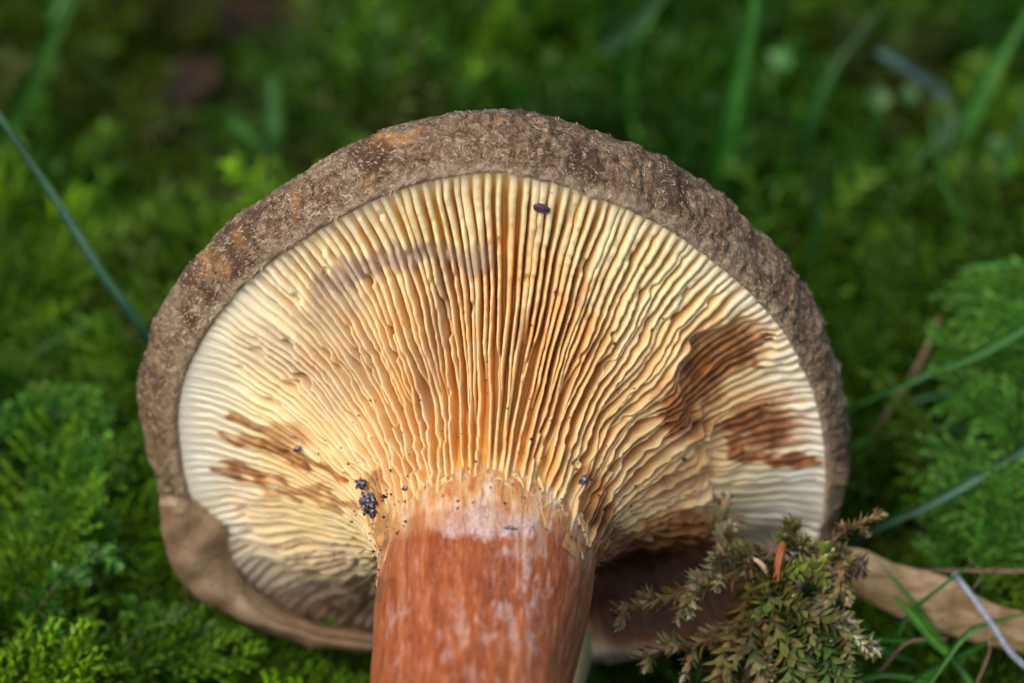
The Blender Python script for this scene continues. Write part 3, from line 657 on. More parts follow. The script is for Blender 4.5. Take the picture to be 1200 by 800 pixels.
def moss_tint(x, y):
    P = np.stack([x, y, 0 * x], -1); a = noise(P, .22, 81); b = noise(P, .7, 82)
    bright = np.array([.21, .43, .010]); deep = np.array([.018, .085, .006])
    farness = sstep(5, 11, y)[:, None]; bright = bright * (1 - .12 * farness); deep = deep * (1 + .5 * farness); olive = np.array([.065, .10, .012]); brown = np.array([.10, .085, .025])
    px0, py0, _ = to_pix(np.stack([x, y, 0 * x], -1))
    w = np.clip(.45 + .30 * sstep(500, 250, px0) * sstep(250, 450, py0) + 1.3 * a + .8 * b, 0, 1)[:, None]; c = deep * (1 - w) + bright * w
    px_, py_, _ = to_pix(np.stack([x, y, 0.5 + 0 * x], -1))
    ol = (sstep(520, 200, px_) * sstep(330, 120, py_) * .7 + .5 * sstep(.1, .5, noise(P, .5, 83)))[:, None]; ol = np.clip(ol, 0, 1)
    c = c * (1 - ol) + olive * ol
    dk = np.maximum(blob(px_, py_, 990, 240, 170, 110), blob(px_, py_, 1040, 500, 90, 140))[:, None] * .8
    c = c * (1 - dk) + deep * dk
    br = (sstep(.28, .6, noise(P, .35, 84)) * .6)[:, None]; c = c * (1 - br) + brown * br
    return c * rng.uniform(.8, 1.2, (len(x), 1))
def in_frame(x, y, m=120):
    px_, py_, _ = to_pix(np.stack([x, y, ground_h(x, y) + .4], -1)); return (px_ > -m) & (px_ < 1200 + m) & (py_ > -m) & (py_ < 800 + m * 1.6)
def free_spot(x, y):
    P = np.stack([x, y, 0 * x], -1); px_, py_, _ = to_pix(np.stack([x, y, ground_h(x, y) + .3], -1))
    hole = sstep(.12, .40, noise(P, .45, 91)) * .85
    hole = np.maximum(hole, blob(px_, py_, 250, 190, 110, 150, -20, .4)); hole = np.maximum(hole, blob(px_, py_, 300, 30, 170, 80))
    hole = np.maximum(hole, .97 * blob(px_, py_, 1065, 640, 75, 55, 0, .4)); hole = np.maximum(hole, .8 * blob(px_, py_, 780, 110, 40, 40))
    hole = np.maximum(hole, .8 * blob(px_, py_, 990, 240, 120, 90)); hole = np.maximum(hole, .75 * blob(px_, py_, 1100, 500, 130, 170)); hole = np.maximum(hole, .95 * blob(px_, py_, 760, 760, 70, 60))
    hole = np.maximum(hole, .9 * blob(px_, py_, 235, 720, 30, 40))
    # keep the mushroom's own volume clear
    q = (np.stack([x, y, ground_h(x, y) + .35], -1) - CC) @ RM.T
    ins = (np.hypot(q[:, 0], q[:, 1]) < 4.3) & (q[:, 2] > -2.7) & (q[:, 2] < 2.9)
    stem_ = (np.hypot(q[:, 0] + .4, q[:, 1]) < 1.4) & (q[:, 2] > 1)
    return (rng.random(len(x)) > hole) & ~ins & ~stem_
CV, CL = [], []
def scatter(kind, n, x0, x1, y0, y1, s0, s1, cond=None, tilt0=.1, tilt1=.6):
    x = rng.uniform(x0, x1, n); y = rng.uniform(y0, y1, n); k = free_spot(x, y)
    if cond is not None: k &= cond(x, y)
    x, y = x[k], y[k]; n = len(x)
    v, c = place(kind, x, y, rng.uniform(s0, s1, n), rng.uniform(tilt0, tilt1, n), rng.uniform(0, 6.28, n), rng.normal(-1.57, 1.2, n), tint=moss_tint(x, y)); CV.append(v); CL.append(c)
near = lambda x, y: in_frame(x, y) & (y < 7)
far = lambda x, y: in_frame(x, y) & (y >= 7)
scatter('s', 2900, -9, 9, -5, 7, .9, 1.5, near)
scatter('u', 500, -9, 9, -5, 7, .7, 1.2, near)
scatter('f', 1500, -9, 9, -5, 7, .8, 1.4, near, .1, .9)
scatter('u', 1300, -13, 13, 7, 28, 1.2, 2.3, far)
scatter('s', 2300, -13, 13, 7, 28, 1.3, 2.5, far)
scatter('f', 1100, -13, 13, 7, 28, .9, 1.6, far, 0.1, .7)
out = lambda x, y: ~in_frame(x, y)
scatter('u', 5200, -32, 32, -22, 48, 1.3, 2.4, out)
CV, CL = np.vstack(CV), np.vstack(CL); nl = len(CV) // 4
FM = (np.arange(nl)[:, None, None] * 4 + LEAF_F[None]).reshape(-1, 3)
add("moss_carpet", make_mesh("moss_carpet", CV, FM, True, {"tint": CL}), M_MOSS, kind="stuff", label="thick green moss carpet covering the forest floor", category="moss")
print("moss tris", len(FM))

def tube(path, rad, n=8):
    path = np.asarray(path, float); m = len(path); T = norm(np.gradient(path, axis=0)); ref = np.array([0.3, 0.2, 0.93])
    A = norm(np.cross(T, ref)); B = np.cross(T, A); a = np.linspace(0, 2 * math.pi, n, endpoint=False)
    r = np.broadcast_to(rad, (m,))[:, None, None]
    V = path[:, None] + r * (A[:, None] * np.cos(a)[None, :, None] + B[:, None] * np.sin(a)[None, :, None])
    V = np.vstack([V.reshape(-1, 3)]); F = []
    for i in range(m - 1):
        for j in range(n): F.append((i * n + j, i * n + (j + 1) % n, (i + 1) * n + (j + 1) % n, (i + 1) * n + j))
    for b_, o_ in ((0, 1), ((m - 1) * n, -1)):
        for j in range(0, n - 2, 2): F.append((b_, b_ + j + 1, b_ + j + 2, b_ + (j + 3) % n)[::-1] if o_ > 0 else (b_, b_ + j + 1, b_ + j + 2, b_ + (j + 3) % n))
    return V, np.array(F)
def wpath(pts, n=40): return catmull([pix(*p) for p in pts], n)
def origin_at(o, p):
    p = Vector([float(v) for v in p]); o.data.transform(Matrix.Translation(-p)); o.location = p

# big leafy shoots one can pick out
def big_leaves(path, n, L, W, spread, r, g, cup=0.3):
    """rounder glossy leaves with 6 faces each"""
    v, t = shoot_along(path, n, L, W, spread, r, .25, g, True)      # (n,4,3)
    P, a, tip, b = v[:, 0], v[:, 1], v[:, 2], v[:, 3]; mid = (P + tip) / 2; nrm = norm(np.cross(tip - P, a - b))
    a2 = a * .60 + tip * .40 + (a - b) * .17; b2 = b * .60 + tip * .40 - (a - b) * .17; a1 = a * .8 + P * .2 + (a - b) * .08; b1 = b * .8 + P * .2 - (a - b) * .08
    w = np.linalg.norm(a - b, axis=1)[:, None]; sgn = 1
    m1 = (a1 + b1) / 2 + nrm * w * cup; m2 = (a2 + b2) / 2 + nrm * w * cup
    V = np.stack([P, a1, m1, b1, a2, m2, b2, tip], 1)
    F = np.array([[0, 1, 2], [0, 2, 3], [1, 4, 5], [1, 5, 2], [2, 5, 6], [2, 6, 3], [4, 7, 5], [5, 7, 6]])
    return V, F, t
def moss_shoot(pts, n, L, W, spread, r, tint, label, seed, mat=None, group=None, stem_r=0.025, n_side=0, side=.5, tipc=None):
    g = np.random.default_rng(seed); path = wpath(pts, 40)
    sh = []; sh.append(big_leaves(path, n, L, W, spread, r, g))
    for k in range(n_side):
        u = .15 + .75 * k / max(1, n_side - 1); i = int(u * 39); T = norm(path[min(i + 1, 39)] - path[max(i - 1, 0)]); A = norm(np.cross(T, CT)) * (1 if k % 2 else -1)
        q = np.linspace(0, 1, 12)[:, None]; l = side * g.uniform(.6, 1.1) * (1 - .5 * u); br = path[i] + (T * .75 + A * .65 + CT * g.uniform(-.3, .4)) * l * q + np.array([0, 0, -.55 if n_side < 15 else -.25]) * l * q ** 2
        sh.append(big_leaves(br, max(8, int(n * .32)), L * .8, W * .8, spread, r * .7, g))
    V, Fs, C, off = [], [], [], 0; tint = np.array(tint) * (1.08 if n_side < 15 else 1); tc = np.array(tipc) if tipc is not None else tint * 1.25
    if n_side < 15: L *= 1.0; W *= 2.0; n = int(n * 1.7); r *= 1.6; spread *= .8; W *= 1.0 if L < .21 else .82; L *= .86 if L < .21 else .66; n = int(n * 1.35); side *= 1.1; side *= 1.15; V0 = 0
    for v, f, t in sh:
        nlv = len(v); V.append(v.reshape(-1, 3)); Fs.append((np.arange(nlv)[:, None, None] * 8 + f[None]).reshape(-1, 3) + off); off += nlv * 8
        cc = tint[None] * (1 - t[:, None] ** 2) + tc[None] * t[:, None] ** 2; cc = cc * g.uniform(.45, 1.45, (nlv, 1)) * (1 + g.normal(0, .12, (nlv, 3))); C.append(np.repeat(cc, 8, 0))
    e = bpy.data.objects.new("moss_shoot", None); col.objects.link(e); e.location = Vector(path[0]); e["label"] = label; e["category"] = "moss shoot"
    if group: e["group"] = group
    lo = add("leaves", make_mesh("leaves", np.vstack(V) - path[0], np.vstack(Fs), True, {"tint": np.vstack(C)}), mat or M_MOSS_WET, e)
    sv, sf = tube(path, np.linspace(stem_r, stem_r * .5, 40), 6)
    add("stem", make_mesh("stem", sv - path[0], sf), M_TWIG if n_side < 15 else M_GSTEM, e)
GO = (.30, .23, .09); OL = (.20, .22, .055); TN = (.34, .23, .11); GR = (.06, .17, .02)
RG = "shoots of the wet olive moss tuft on the lower right rim"
moss_shoot([(905,640,.0),(870,665,.3),(810,690,.5),(760,705,.6),(722,712,.6)], 90, .24, .085, .5, .03, GO, "long olive-gold moss shoot reaching left towards the stem with a tan tip", 101, group=RG, n_side=5, side=.35, tipc=TN)
moss_shoot([(910,690,.1),(870,730,.3),(820,752,.4),(790,757,.4),(748,766,.4)], 80, .22, .08, .5, .03, GO, "lower olive moss shoot with a dry tip, under the long one", 102, group=RG, n_side=5, side=.4, tipc=(.36,.30,.16))
moss_shoot([(905,640,.1),(900,690,.4),(915,750,.5),(950,800,.5),(960,840,.5)], 110, .27, .11, .6, .04, OL, "thick glossy green moss shoot hanging down past the bottom edge", 103, group=RG, n_side=6, side=.6)
moss_shoot([(880,670,.1),(870,720,.3),(845,770,.4),(830,830,.4)], 80, .24, .10, .55, .04, (.26,.22,.08), "olive moss shoot hanging down between the two hanging green ones", 104, group=RG, n_side=4, side=.5)
moss_shoot([(900,655,.2),(850,640,.1),(845,610,.0),(852,582,-.1)], 60, .17, .09, .5, .03, (.36,.30,.17), "short pale moss sprig climbing up over the cream gills", 105, group=RG, n_side=3, side=.25)
moss_shoot([(905,650,.0),(935,640,.2),(925,625,.3),(925,612,.3)], 60, .16, .06, .9, .03, OL, "small dark green moss star on the cream rim", 106, group=RG, n_side=4, side=.25)
moss_shoot([(925,655,.1),(965,640,.2),(1000,615,.2),(1035,603,.2)], 70, .14, .05, .7, .02, (.16,.12,.05), "thin brownish moss sprig pointing right off the rim", 107, group=RG, n_side=5, side=.25, tipc=TN)
moss_shoot([(1018,645,.1),(1000,665,.2),(975,690,.3),(950,712,.3),(915,730,.3)], 130, .16, .05, .35, .06, (.30,.22,.13), "dense tan woolly moss shoot curling at the right of the tuft", 108, group=RG, n_side=2, side=.2, tipc=(.28,.20,.12))
moss_shoot([(895,665,.3),(915,672,.5),(945,668,.5),(970,650,.4)], 90, .2, .10, .7, .04, (.22,.25,.05), "plump yellow-green moss shoot in the middle of the tuft", 109, group=RG, n_side=5, side=.35)
moss_shoot([(900,700,.4),(940,715,.6),(985,735,.6),(1015,760,.5)], 90, .24, .10, .6, .04, (.20,.20,.07), "glossy olive moss shoot drooping to the lower right", 110, group=RG, n_side=5, side=.5)
moss_shoot([(925,720,.4),(965,760,.6),(985,790,.6),(1000,830,.6)], 80, .24, .10, .6, .04, (.13,.20,.05), "deep green moss shoot at the bottom edge right of the thick one", 111, group=RG, n_side=4, side=.4)
moss_shoot([(900,690,.3),(880,745,.5),(890,790,.5),(900,840,.5)], 90, .25, .11, .6, .04, (.24,.22,.09), "olive moss shoot hanging straight down in the middle of the tuft", 112, group=RG, n_side=5, side=.45)
moss_shoot([(890,640,.1),(860,650,.3),(830,672,.45),(800,700,.5)], 80, .22, .10, .55, .03, (.40,.36,.17), "short pale-tipped moss shoot lying over the root of the long one", 113, group=RG, n_side=5, side=.35, tipc=(.40,.36,.24))
moss_shoot([(960,655,.1),(985,650,.3),(985,680,.4),(965,715,.4)], 90, .17, .07, .5, .04, (.32,.27,.11), "brown-green moss shoot bending down inside the tan woolly one", 114, group=RG, n_side=4, side=.3)
LG = "leafy moss shoots standing at the lower left"
moss_shoot([(20,760,-1.7),(55,700,-1.4),(90,665,-1.3),(130,642,-1.2)], 90, .24, .06, .75, .02, (.12,.36,.05), "upper leafy moss shoot with bright wet tips at the lower left", 120, group=LG, n_side=6, side=.35, tipc=(.24,.48,.12))
moss_shoot([(20,690,-1.7),(50,720,-1.4),(80,765,-1.3),(118,815,-1.2)], 100, .24, .06, .75, .02, (.12,.36,.05), "lower leafy moss shoot sloping to the bottom edge at the left corner", 121, group=LG, n_side=6, side=.4, tipc=(.24,.48,.12))
FG = "feather moss fronds at the right edge"
for k, (pts, lab) in enumerate([([(1230,560,-3.2),(1190,500,-3.0),(1150,470,-2.9),(1105,455,-2.9)], "uppermost feather moss frond pointing left at the right edge"),
                  ([(1240,470,-3.6),(1200,440,-3.4),(1150,410,-3.4),(1090,400,-3.5)], "blurred feather moss frond lying behind the uppermost one"),
                  ([(1150,700,-2.5),(1165,640,-2.3),(1175,590,-2.2),(1180,540,-2.1)], "upright feather moss frond by the right edge"),
                  ([(1230,690,-2.3),(1200,640,-2.3),(1150,600,-2.3),(1095,560,-2.4)], "feather moss frond crossing below the blue-green grass blade"),
                  ([(1100,690,-2.9),(1110,640,-2.7),(1115,600,-2.6),(1120,560,-2.6)], "feather moss frond standing left of the upright one by the right edge"),
                  ([(1230,610,-2.6),(1190,575,-2.6),(1140,545,-2.7),(1085,530,-2.8)], "feather moss frond directly above the blue-green grass blade"),
                  ([(1240,420,-3.1),(1215,390,-3.1),(1180,372,-3.1),(1140,365,-3.2)], "feather moss frond in the top right corner of the frond patch"),
                  ([(1240,380,-4),(1200,350,-4),(1160,345,-4),(1110,360,-4)], "feather moss frond under the thin bright grass blade")]):
    moss_shoot(pts, 60, .17, .06, .7, .01, (.15,.42,.04), lab, 130 + k, M_MOSS, FG, .02, 20, .85, (.24,.50,.08))

# ================================================================ GRASS
def grass(pts, w, tint, label, group="grass blades round the mushroom", tw=0.0, tip=True, fold=.25):
    p = wpath(pts, 40); T = norm(np.gradient(p, axis=0)); N = norm(CT * math.cos(tw) + np.array([0, 0, 1.0]) * math.sin(tw) + 0 * T); S_ = norm(np.cross(T, N)); N2 = np.cross(S_, T)
    u = np.linspace(0, 1, 40); wd = w * (1 + .10 * noise(p, 1.3, 8)) * np.clip(1 - u ** 4 * (1 if tip else .2), .05, 1) * (.7 + .3 * np.minimum(1, u * 4))
    offs = np.array([-1, -.5, 0, .5, 1.0]); V = p[:, None] + S_[:, None] * (offs[None, :, None] * wd[:, None, None] / 2) + N2[:, None] * (np.abs(offs)[None, :, None] * fold * wd[:, None, None])
    Vb = V - N2[:, None] * .012; A = np.concatenate([V.reshape(-1, 3), Vb.reshape(-1, 3)]); f = grid_faces(40, 5); n = 200
    e0 = np.array([[i * 5, (i + 1) * 5, (i + 1) * 5 + n, i * 5 + n] for i in range(39)]); e1 = np.array([[(i + 1) * 5 + 4, i * 5 + 4, i * 5 + 4 + n, (i + 1) * 5 + 4 + n] for i in range(39)])
    F = np.vstack([f, f[:, ::-1] + n, e0, e1]); c = np.tile(np.array(tint)[None, None] * (1.25 - .5 * (np.abs(offs) == .5))[None, :, None] * (.85 + .5 * noise(p, 2.0, 9))[:, None, None], (2, 1, 1)).reshape(-1, 3)
    me = make_mesh("grass_blade", A, F, True, {"tint": c}); o = add("grass_blade", me, M_GRASS, label=label, category="grass blade", group=group); origin_at(o, p[0]); return o
BG = (.055, .17, .08); GN = (.05, .22, .02); DG = (.03, .14, .02)
grass([(260,660,-5.0),(215,470,-3.2),(170,388,-2.4),(120,320,-2.2),(60,225,-2.2),(-10,122,-2.2),(-60,40,-2.3)], .14, BG, "long blue-green grass blade running down to the left side of the cap")
grass([(-60,470,-6.3),(0,432,-6),(60,400,-5.7),(130,366,-5.6)], .17, GN, "blurred green blade below the long blue-green one at the left edge")
grass([(850,250,-10),(845,190,-9.2),(858,120,-8.5),(878,30,-8),(890,-60,-7.7)], .30, (.06,.27,.03), "broad blurred green blade rising behind the right shoulder of the cap")
grass([(925,240,-11),(945,150,-10.5),(975,80,-10.2),(1040,0,-10)], .22, DG, "soft dark green blade leaning right beyond the broad one")
grass([(1105,230,-10.5),(1130,150,-9.8),(1165,80,-9.4),(1225,-20,-9)], .30, (.07,.27,.03), "broad blurred green blade near the upper right corner")
grass([(1110,115,-9.3),(1085,95,-9.2),(1055,75,-9.1),(1028,60,-9.1)], .17, (.12,.22,.20), "short blue-grey blade tip lying flat at the upper right", tip=False)
grass([(1260,300,-5),(1200,307,-4.8),(1150,312,-4.8),(1115,318,-4.9)], .14, (.06,.27,.02), "thin bright green blade lying level at the right edge")
grass([(1260,345,-3),(1200,385,-3),(1140,418,-3),(1090,436,-3),(1050,455,-3.1),(995,478,-3.4)], .13, (.06,.24,.03), "green blade slanting down from the right edge to the cap")
grass([(1260,455,-5),(1200,453,-4.8),(1130,458,-4.7),(1070,468,-4.7),(1020,495,-5)], .14, (.04,.17,.04), "blurred level green blade just below the slanting one")
grass([(1280,480,-2.2),(1200,527,-2.2),(1150,556,-2.2),(1090,590,-2.3),(1035,615,-2.5),(990,640,-2.9)], .15, BG, "blue-green grass blade slanting down behind the tan moss sprig")
grass([(1170,850,-.8),(1130,790,-.9),(1105,755,-.9),(1070,705,-1),(1030,657,-1.1)], .10, (.08,.30,.02), "bright green blade crossing in front of the dead leaf")
grass([(1110,765,-.7),(1090,745,-.7),(1065,715,-.7),(1045,698,-.7)], .13, (.10,.32,.02), "short fresh green blade stub on the dead leaf")
grass([(980,746,-.6),(1020,747,-.7),(1060,750,-.9),(1105,752,-1.1)], .085, (.06,.30,.02), "level bright green blade at the lower right under the dead leaf")
grass([(1000,752,-1.6),(1040,762,-1.6),(1080,778,-1.7)], .12, (.04,.2,.02), "darker green blade just under the level bright one")
grass([(1050,830,-.5),(1080,795,-.8),(1120,770,-1.0),(1170,745,-1.2)], .14, (.05,.22,.02), "green blade slanting up from the bottom edge at the right")
grass([(1020,690,-1.8),(1050,725,-1.6),(1085,760,-1.5)], .08, (.03,.13,.02), "thin dark green blade in the shade beside the dead leaf")
grass([(-20,205,-12),(30,120,-11),(60,50,-10.5),(100,-30,-10)], .30, (.05,.19,.02), "broad blurred blade in the upper left corner")
grass([(700,60,-12.5),(740,30,-12),(790,-30,-11.5)], .35, (.04,.13,.04), "blurred dull blade at the top edge above the cap")
grass([(950,330,-8),(958,250,-7.6),(965,190,-7.4)], .14, (.03,.12,.02), "thin dark upright blade right of the cap shoulder")
grass([(318,190,-9.4),(318,140,-9.2),(316,90,-9)], .32, (.10,.27,.07), "stubby pale green leaf standing up behind the left shoulder of the cap", tip=False)
grass([(330,175,-9.3),(295,160,-9.1),(268,140,-9)], .2, (.07,.24,.03), "small green leaf leaning left beside the stubby pale leaf", tip=False)
for pts, w_, c_, lab in [
    ([(1010,330,-9),(1040,240,-8.8),(1090,170,-8.6),(1150,120,-8.5)], .10, DG, "thin dark arching blade between the round leaves at the upper right"),
    ([(1160,330,-8),(1120,250,-7.6),(1095,180,-7.5),(1090,120,-7.5)], .09, GN, "thin upright blurred blade below the tall greyish leaf"),
    ([(1215,90,-9.5),(1180,190,-9),(1150,240,-8.8),(1120,290,-8.8)], .14, (.05,.2,.03), "thin blade drooping from the upper right edge"),
    ([(760,190,-11),(735,120,-10.5),(745,50,-10),(790,-20,-9.8)], .14, GN, "blurred green blade above the top of the cap right of its middle"),
    ([(1000,520,-4.4),(1070,500,-4.2),(1130,500,-4.1),(1215,480,-4.1)], .09, GN, "thin green blade between the level blurred one and the blue-green one"),
    ([(1040,770,-1.0),(1065,720,-.9),(1100,690,-.8),(1150,650,-.9)], .06, GN, "hair-thin green blade crossing the dead leaf near its middle"),
    ([(1090,800,-.7),(1130,745,-.7),(1160,730,-.7),(1215,715,-.8)], .07, (.06,.24,.02), "thin green blade lying along the right end of the dead leaf"),
    ([(985,800,-.9),(1040,790,-.8),(1090,800,-.8),(1130,820,-.8)], .09, (.05,.22,.02), "green blade along the bottom edge right of the moss tuft"),
    ([(-20,380,-7.5),(30,395,-7.3),(70,430,-7.1),(100,470,-7)], .16, GN, "short blurred blade curving down at the left edge"),
    ([(60,30,-11),(75,-10,-11),(90,-50,-11)], .3, (.05,.2,.02), "blurred blade tip touching the top edge near the left corner")]:
    grass(pts, w_, c_, lab)

LF = "feather moss fronds left of the cap"
for k, (pts, lab) in enumerate([([(20,600,-3.4),(60,560,-3.2),(100,540,-3.1),(150,535,-3.1)], "feather moss frond pointing right towards the widest left side of the cap"),
        ([(-20,520,-4),(30,490,-3.9),(80,480,-3.8),(130,490,-3.8)], "feather moss frond above the one pointing at the cap"),
        ([(150,650,-2.7),(120,620,-2.6),(80,600,-2.5),(40,600,-2.5)], "feather moss frond leaning left over the lower moss"),
        ([(250,800,-2.4),(225,760,-2.3),(190,735,-2.2),(150,720,-2.2)], "feather moss frond low down left of the dark upright twig"),
        ([(280,830,-3.0),(320,805,-3.0),(360,790,-3.1),(410,795,-3.3)], "feather moss frond under the margin flap beside the stem"),
        ([(-20,660,-2.9),(20,640,-2.8),(70,635,-2.7),(110,650,-2.7)], "feather moss frond at the left edge over the leafy shoots"),
        ([(180,830,-1.9),(190,790,-1.9),(215,765,-1.9),(250,755,-2)], "feather moss frond rising from the bottom edge left of the stem")]):
    moss_shoot(pts, 50, .20, .07, .7, .01, (.13,.38,.03), lab, 150 + k, M_MOSS, LF, .02, 18, .75, (.26,.52,.07))
# a few pale leaf glints of the background
def leaflet(px_, py_, d, w, h, a, tint, label):
    th = np.linspace(0, 1, 14); half = np.sin(th * math.pi) ** 1.6 * w / 2; c, s_ = math.cos(math.radians(a)), math.sin(math.radians(a)); V = []
    ctr = pix(px_, py_, d)
    for t_, hw_ in zip(th, half):
        for o_ in (-1, -.5, 0, .5, 1.0):
            u, v = (t_ - .5) * h, o_ * hw_; V.append(ctr + CX * (v * c - u * s_) + CU * (v * s_ + u * c) + CT * (abs(o_) * hw_ * .3 - .25 * h * (t_ - .5) ** 2))
    V = np.array(V); V2 = V - CT * .015; f = grid_faces(14, 5); me = make_mesh("leaflet", np.vstack([V, V2]), np.vstack([f, f[:, ::-1] + 70]), True, {"tint": np.tile(np.array(tint), (140, 1))})
    o = add("leaflet", me, M_GRASS, label=label, category="leaf", group="small pale leaves among the background moss"); origin_at(o, ctr)
leaflet(203, 290, -8.5, .28, .40, 5, (.12,.30,.10), "small pale mint leaf in the blurred moss left of the cap")
leaflet(1028, 117, -10.5, .38, .5, -10, (.06,.19,.03), "pale round leaf below the blue-grey blade tip")
leaflet(1066, 112, -10.5, .28, .45, 15, (.06,.19,.04), "narrow pale leaf right of the pale round leaf")
leaflet(1108, 155, -10, .42, .85, -8, (.05,.14,.04), "tall greyish leaf beside the broad upper right blade")
leaflet(1168, 172, -9.5, .35, .42, 30, (.07,.22,.03), "bright round leaf near the right edge at the top")
leaflet(1072, 242, -8.5, .3, .3, 0, (.12,.30,.08), "dim small leaf in the dark moss at the upper right")
leaflet(915, 70, -11, .35, .5, 60, (.12,.34,.08), "soft green leaf between the two broad upper blades")

# dead leaf, twigs, stalks, fragments
def slab(name, outline_top, outline_bot, th, mat, noise_amp, seed, **props):
    """curved sheet between two 3D curves, with thickness"""
    A, B = wpath(outline_top, 40), wpath(outline_bot, 40); nv = 12; V = []
    for a, b in zip(A, B):
        for k in range(nv): u = k / (nv - 1); V.append(a + (b - a) * u + CT * (.06 * math.sin(math.pi * u) - .05 * math.exp(-((u - .45) / .05) ** 2)))
    V = np.array(V); V = V + (fbm(V, 1.6, 4, seed) * noise_amp)[:, None] * CT[None]; V2 = V - CT * th; n = 40 * nv
    f = grid_faces(40, nv); rim = [i * nv for i in range(40)] + [39 * nv + k for k in range(1, nv)] + [i * nv + nv - 1 for i in range(38, -1, -1)] + list(range(nv - 2, 0, -1))
    fr = np.array([[rim[i], rim[(i + 1) % len(rim)], rim[(i + 1) % len(rim)] + n, rim[i] + n] for i in range(len(rim))])
    o = add(name, make_mesh(name, np.vstack([V, V2]), np.vstack([f[:, ::-1], f + n, fr])), mat, **props); origin_at(o, V[0]); return o
slab("dead_leaf", [(960,640,-1.9),(1010,643,-1.5),(1050,660,-1.4),(1110,676,-1.3),(1160,705,-1.3),(1215,722,-1.3),(1290,760,-1.4)], [(950,672,-1.9),(985,688,-1.6),(1030,712,-1.4),(1090,738,-1.3),(1140,752,-1.3),(1205,768,-1.3),(1280,800,-1.4)],
     .03, M_DEADLEAF, .16, 5, label="long tan dead leaf lying on the moss at the lower right", category="leaf")
def stalk(name, pts, r0, r1, mat, label, cat):
    p = wpath(pts, 40); v, f = tube(p, np.linspace(r0, r1, 40) * (1 + .12 * noise(p, 3, 5)), 8); o = add(name, make_mesh(name, v, f), mat, label=label, category=cat); origin_at(o, p[0])
stalk("dry_stalk", [(1118,672,-1.0),(1140,700,-.8),(1165,735,-.7),(1190,770,-.7),(1240,810,-.8)], .045, .04, M_STALK, "pale blue-grey dry stalk crossing the dead leaf", "stalk")
stalk("dry_stalk", [(1000,820,-1),(1035,782,-.9),(1065,752,-.8),(1110,748,-.8)], .022, .018, M_TWIG, "thin tan dry stalk bent over at the lower right", "stalk")
stalk("twig", [(1250,668,-1.6),(1190,669,-1.5),(1130,668,-1.5),(1080,668,-1.7)], .035, .015, M_TWIG, "thin dark twig lying level above the dead leaf", "twig")
stalk("twig", [(1025,510,-4.6),(1050,470,-4.5),(1075,430,-4.5),(1102,372,-4.6)], .05, .03, M_TWIG, "reddish brown twig standing behind the slanting green blade", "twig")
stalk("twig", [(218,680,-2.9),(222,730,-3),(228,800,-3.1)], .05, .04, M_TWIG, "dark twig upright in the moss under the margin flap", "twig")
stalk("twig", [(1140,690,-1.0),(1150,672,-.9),(1135,655,-.8)], .012, .008, M_TWIG, "hair-thin brown twig tip near the pale stalk", "twig")
stalk("twig", [(860,830,.0),(880,780,.0),(905,735,-.1)], .05, .04, M_TWIG, "grey brown twig half hidden in the olive moss tuft", "twig")
stalk("twig", [(1145,800,-.8),(1160,760,-.7),(1152,735,-.7)], .02, .012, M_TWIG, "short thin twig at the lower right edge of the dead leaf", "twig")
slab("bark_fragment", [(905,682,.55),(908,655,.55),(912,640,.5),(915,634,.45)], [(915,680,.55),(918,660,.55),(921,645,.5),(921,636,.45)], .06, M_BARK, .02, 6, label="small orange bark fragment standing in the moss tuft", category="bark")
slab("husk", [(882,652,.4),(890,655,.45),(898,662,.45),(903,672,.4)], [(884,658,.4),(889,662,.45),(895,669,.45),(900,676,.4)], .03, M_HUSK, .01, 7, label="tiny pale husk left of the orange bark fragment", category="husk")
# pale neighbour stem behind the main one
p = wpath([(655,840,-1.9),(662,800,-1.9),(672,765,-2.0),(678,735,-2.2)], 30); v, f = tube(p, np.interp(np.linspace(0, 1, 30), [0, .6, .9, 1], [.26, .24, .20, .06]), 20)
o = add("toadstool", make_mesh("toadstool", v, f), M_CREAM, label="small pale cream toadstool button behind the stem at the bottom", category="toadstool"); origin_at(o, p[0])
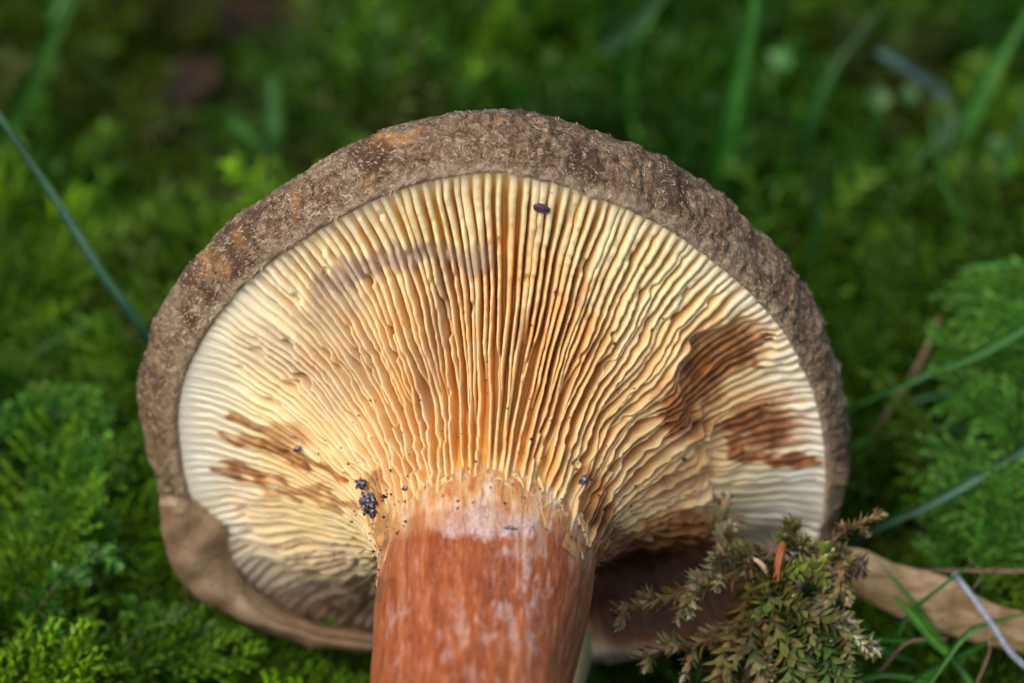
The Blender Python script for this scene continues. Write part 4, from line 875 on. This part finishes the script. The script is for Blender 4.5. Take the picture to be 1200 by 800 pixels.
# litter: dead brown leaves in the far bare patch
def on_ground(px_, py_, h):
    for d in np.arange(-2, -30, -.1):
        q = pix(px_, py_, d)
        if q[2] <= ground_h(q[:1], q[1:2])[0] + h: return q
    return q
for k, (x, y, d, rx, ry, a) in enumerate([(240,150,.8,1.6,.55,50),(310,55,.8,1.8,.6,-20),(262,15,.9,1.5,.5,30),(400,25,.8,1.3,.45,10),(215,95,.8,1.2,.45,70)]):
    lab = ["brown dead leaf in the bare patch behind the left shoulder", "brown dead leaf near the top edge above the bare patch", "topmost brown dead leaf at the top edge", "brown dead leaf at the top edge right of the bare patch", "brown dead leaf at the far end of the bare patch"][k]
    c0 = on_ground(x, y, d); n = 16; g = np.random.default_rng(k); V = []
    for i in range(n):
        tt = i / (n - 1); hw_ = ry * math.sin(math.pi * tt) ** .7
        for o_ in (-1, -.5, 0, .5, 1.): V.append(((tt - .5) * 2 * rx, o_ * hw_, .2 * abs(o_) * hw_ + .15 * math.sin(3 * tt + k)))
    V = np.array(V); V2 = V - [0, 0, .02]; ff = grid_faces(n, 5)
    o = add("dead_leaf", make_mesh("dead_leaf", np.vstack([V, V2]), np.vstack([ff, ff[:, ::-1] + n * 5])), M_LITTER, label=lab, category="leaf", group="brown dead leaves in the background"); o.location = c0; o.rotation_euler = (.2 * (k - 2), .15, math.radians(a))

# needles, stem bits and crumbs lying in the moss
nn_ = 1500; x = rng.uniform(-12, 12, nn_); y = rng.uniform(-5, 24, nn_); k = free_spot(x, y) & in_frame(x, y); x, y = x[k], y[k]; nn_ = len(x)
L_ = rng.uniform(.25, 1.1, nn_) * np.where(y > 7, 1.5, 1); a = rng.uniform(0, 6.28, nn_); e = rng.normal(0, .35, nn_); wv = rng.uniform(.012, .035, nn_)
D_ = np.stack([np.cos(a) * np.cos(e), np.sin(a) * np.cos(e), np.sin(e)], -1); c0 = np.stack([x, y, ground_h(x, y) + rng.uniform(.35, 1.0, nn_)], -1)
S1 = np.stack([-np.sin(a), np.cos(a), 0 * a], -1); U1 = np.cross(D_, S1); ringv = []
for u_, r_ in ((-.5, .5), (0, 1.0), (.5, .3)):
    for b_ in range(3):
        ringv.append(c0 + D_ * (L_ * u_)[:, None] + (S1 * math.cos(b_ * 2.094) + U1 * math.sin(b_ * 2.094)) * (wv * r_)[:, None] + np.array([0, 0, .08]) * (L_ * (u_ == 0))[:, None])
NV = np.stack(ringv, 1); nf_ = []
for i in range(2):
    for b_ in range(3): nf_.append((i * 3 + b_, i * 3 + (b_ + 1) % 3, i * 3 + 3 + (b_ + 1) % 3, i * 3 + 3 + b_))
NF = (np.arange(nn_)[:, None, None] * 9 + np.array(nf_)[None]).reshape(-1, 4)
cc = np.array([[.16, .09, .045], [.30, .20, .10], [.10, .06, .035]])[rng.integers(0, 3, nn_)]
add("forest_litter", make_mesh("forest_litter", NV.reshape(-1, 3), NF, True, {"tint": np.repeat(cc, 9, 0)}), M_GRASS, kind="stuff", label="brown needles and stem bits scattered in the moss", category="litter")
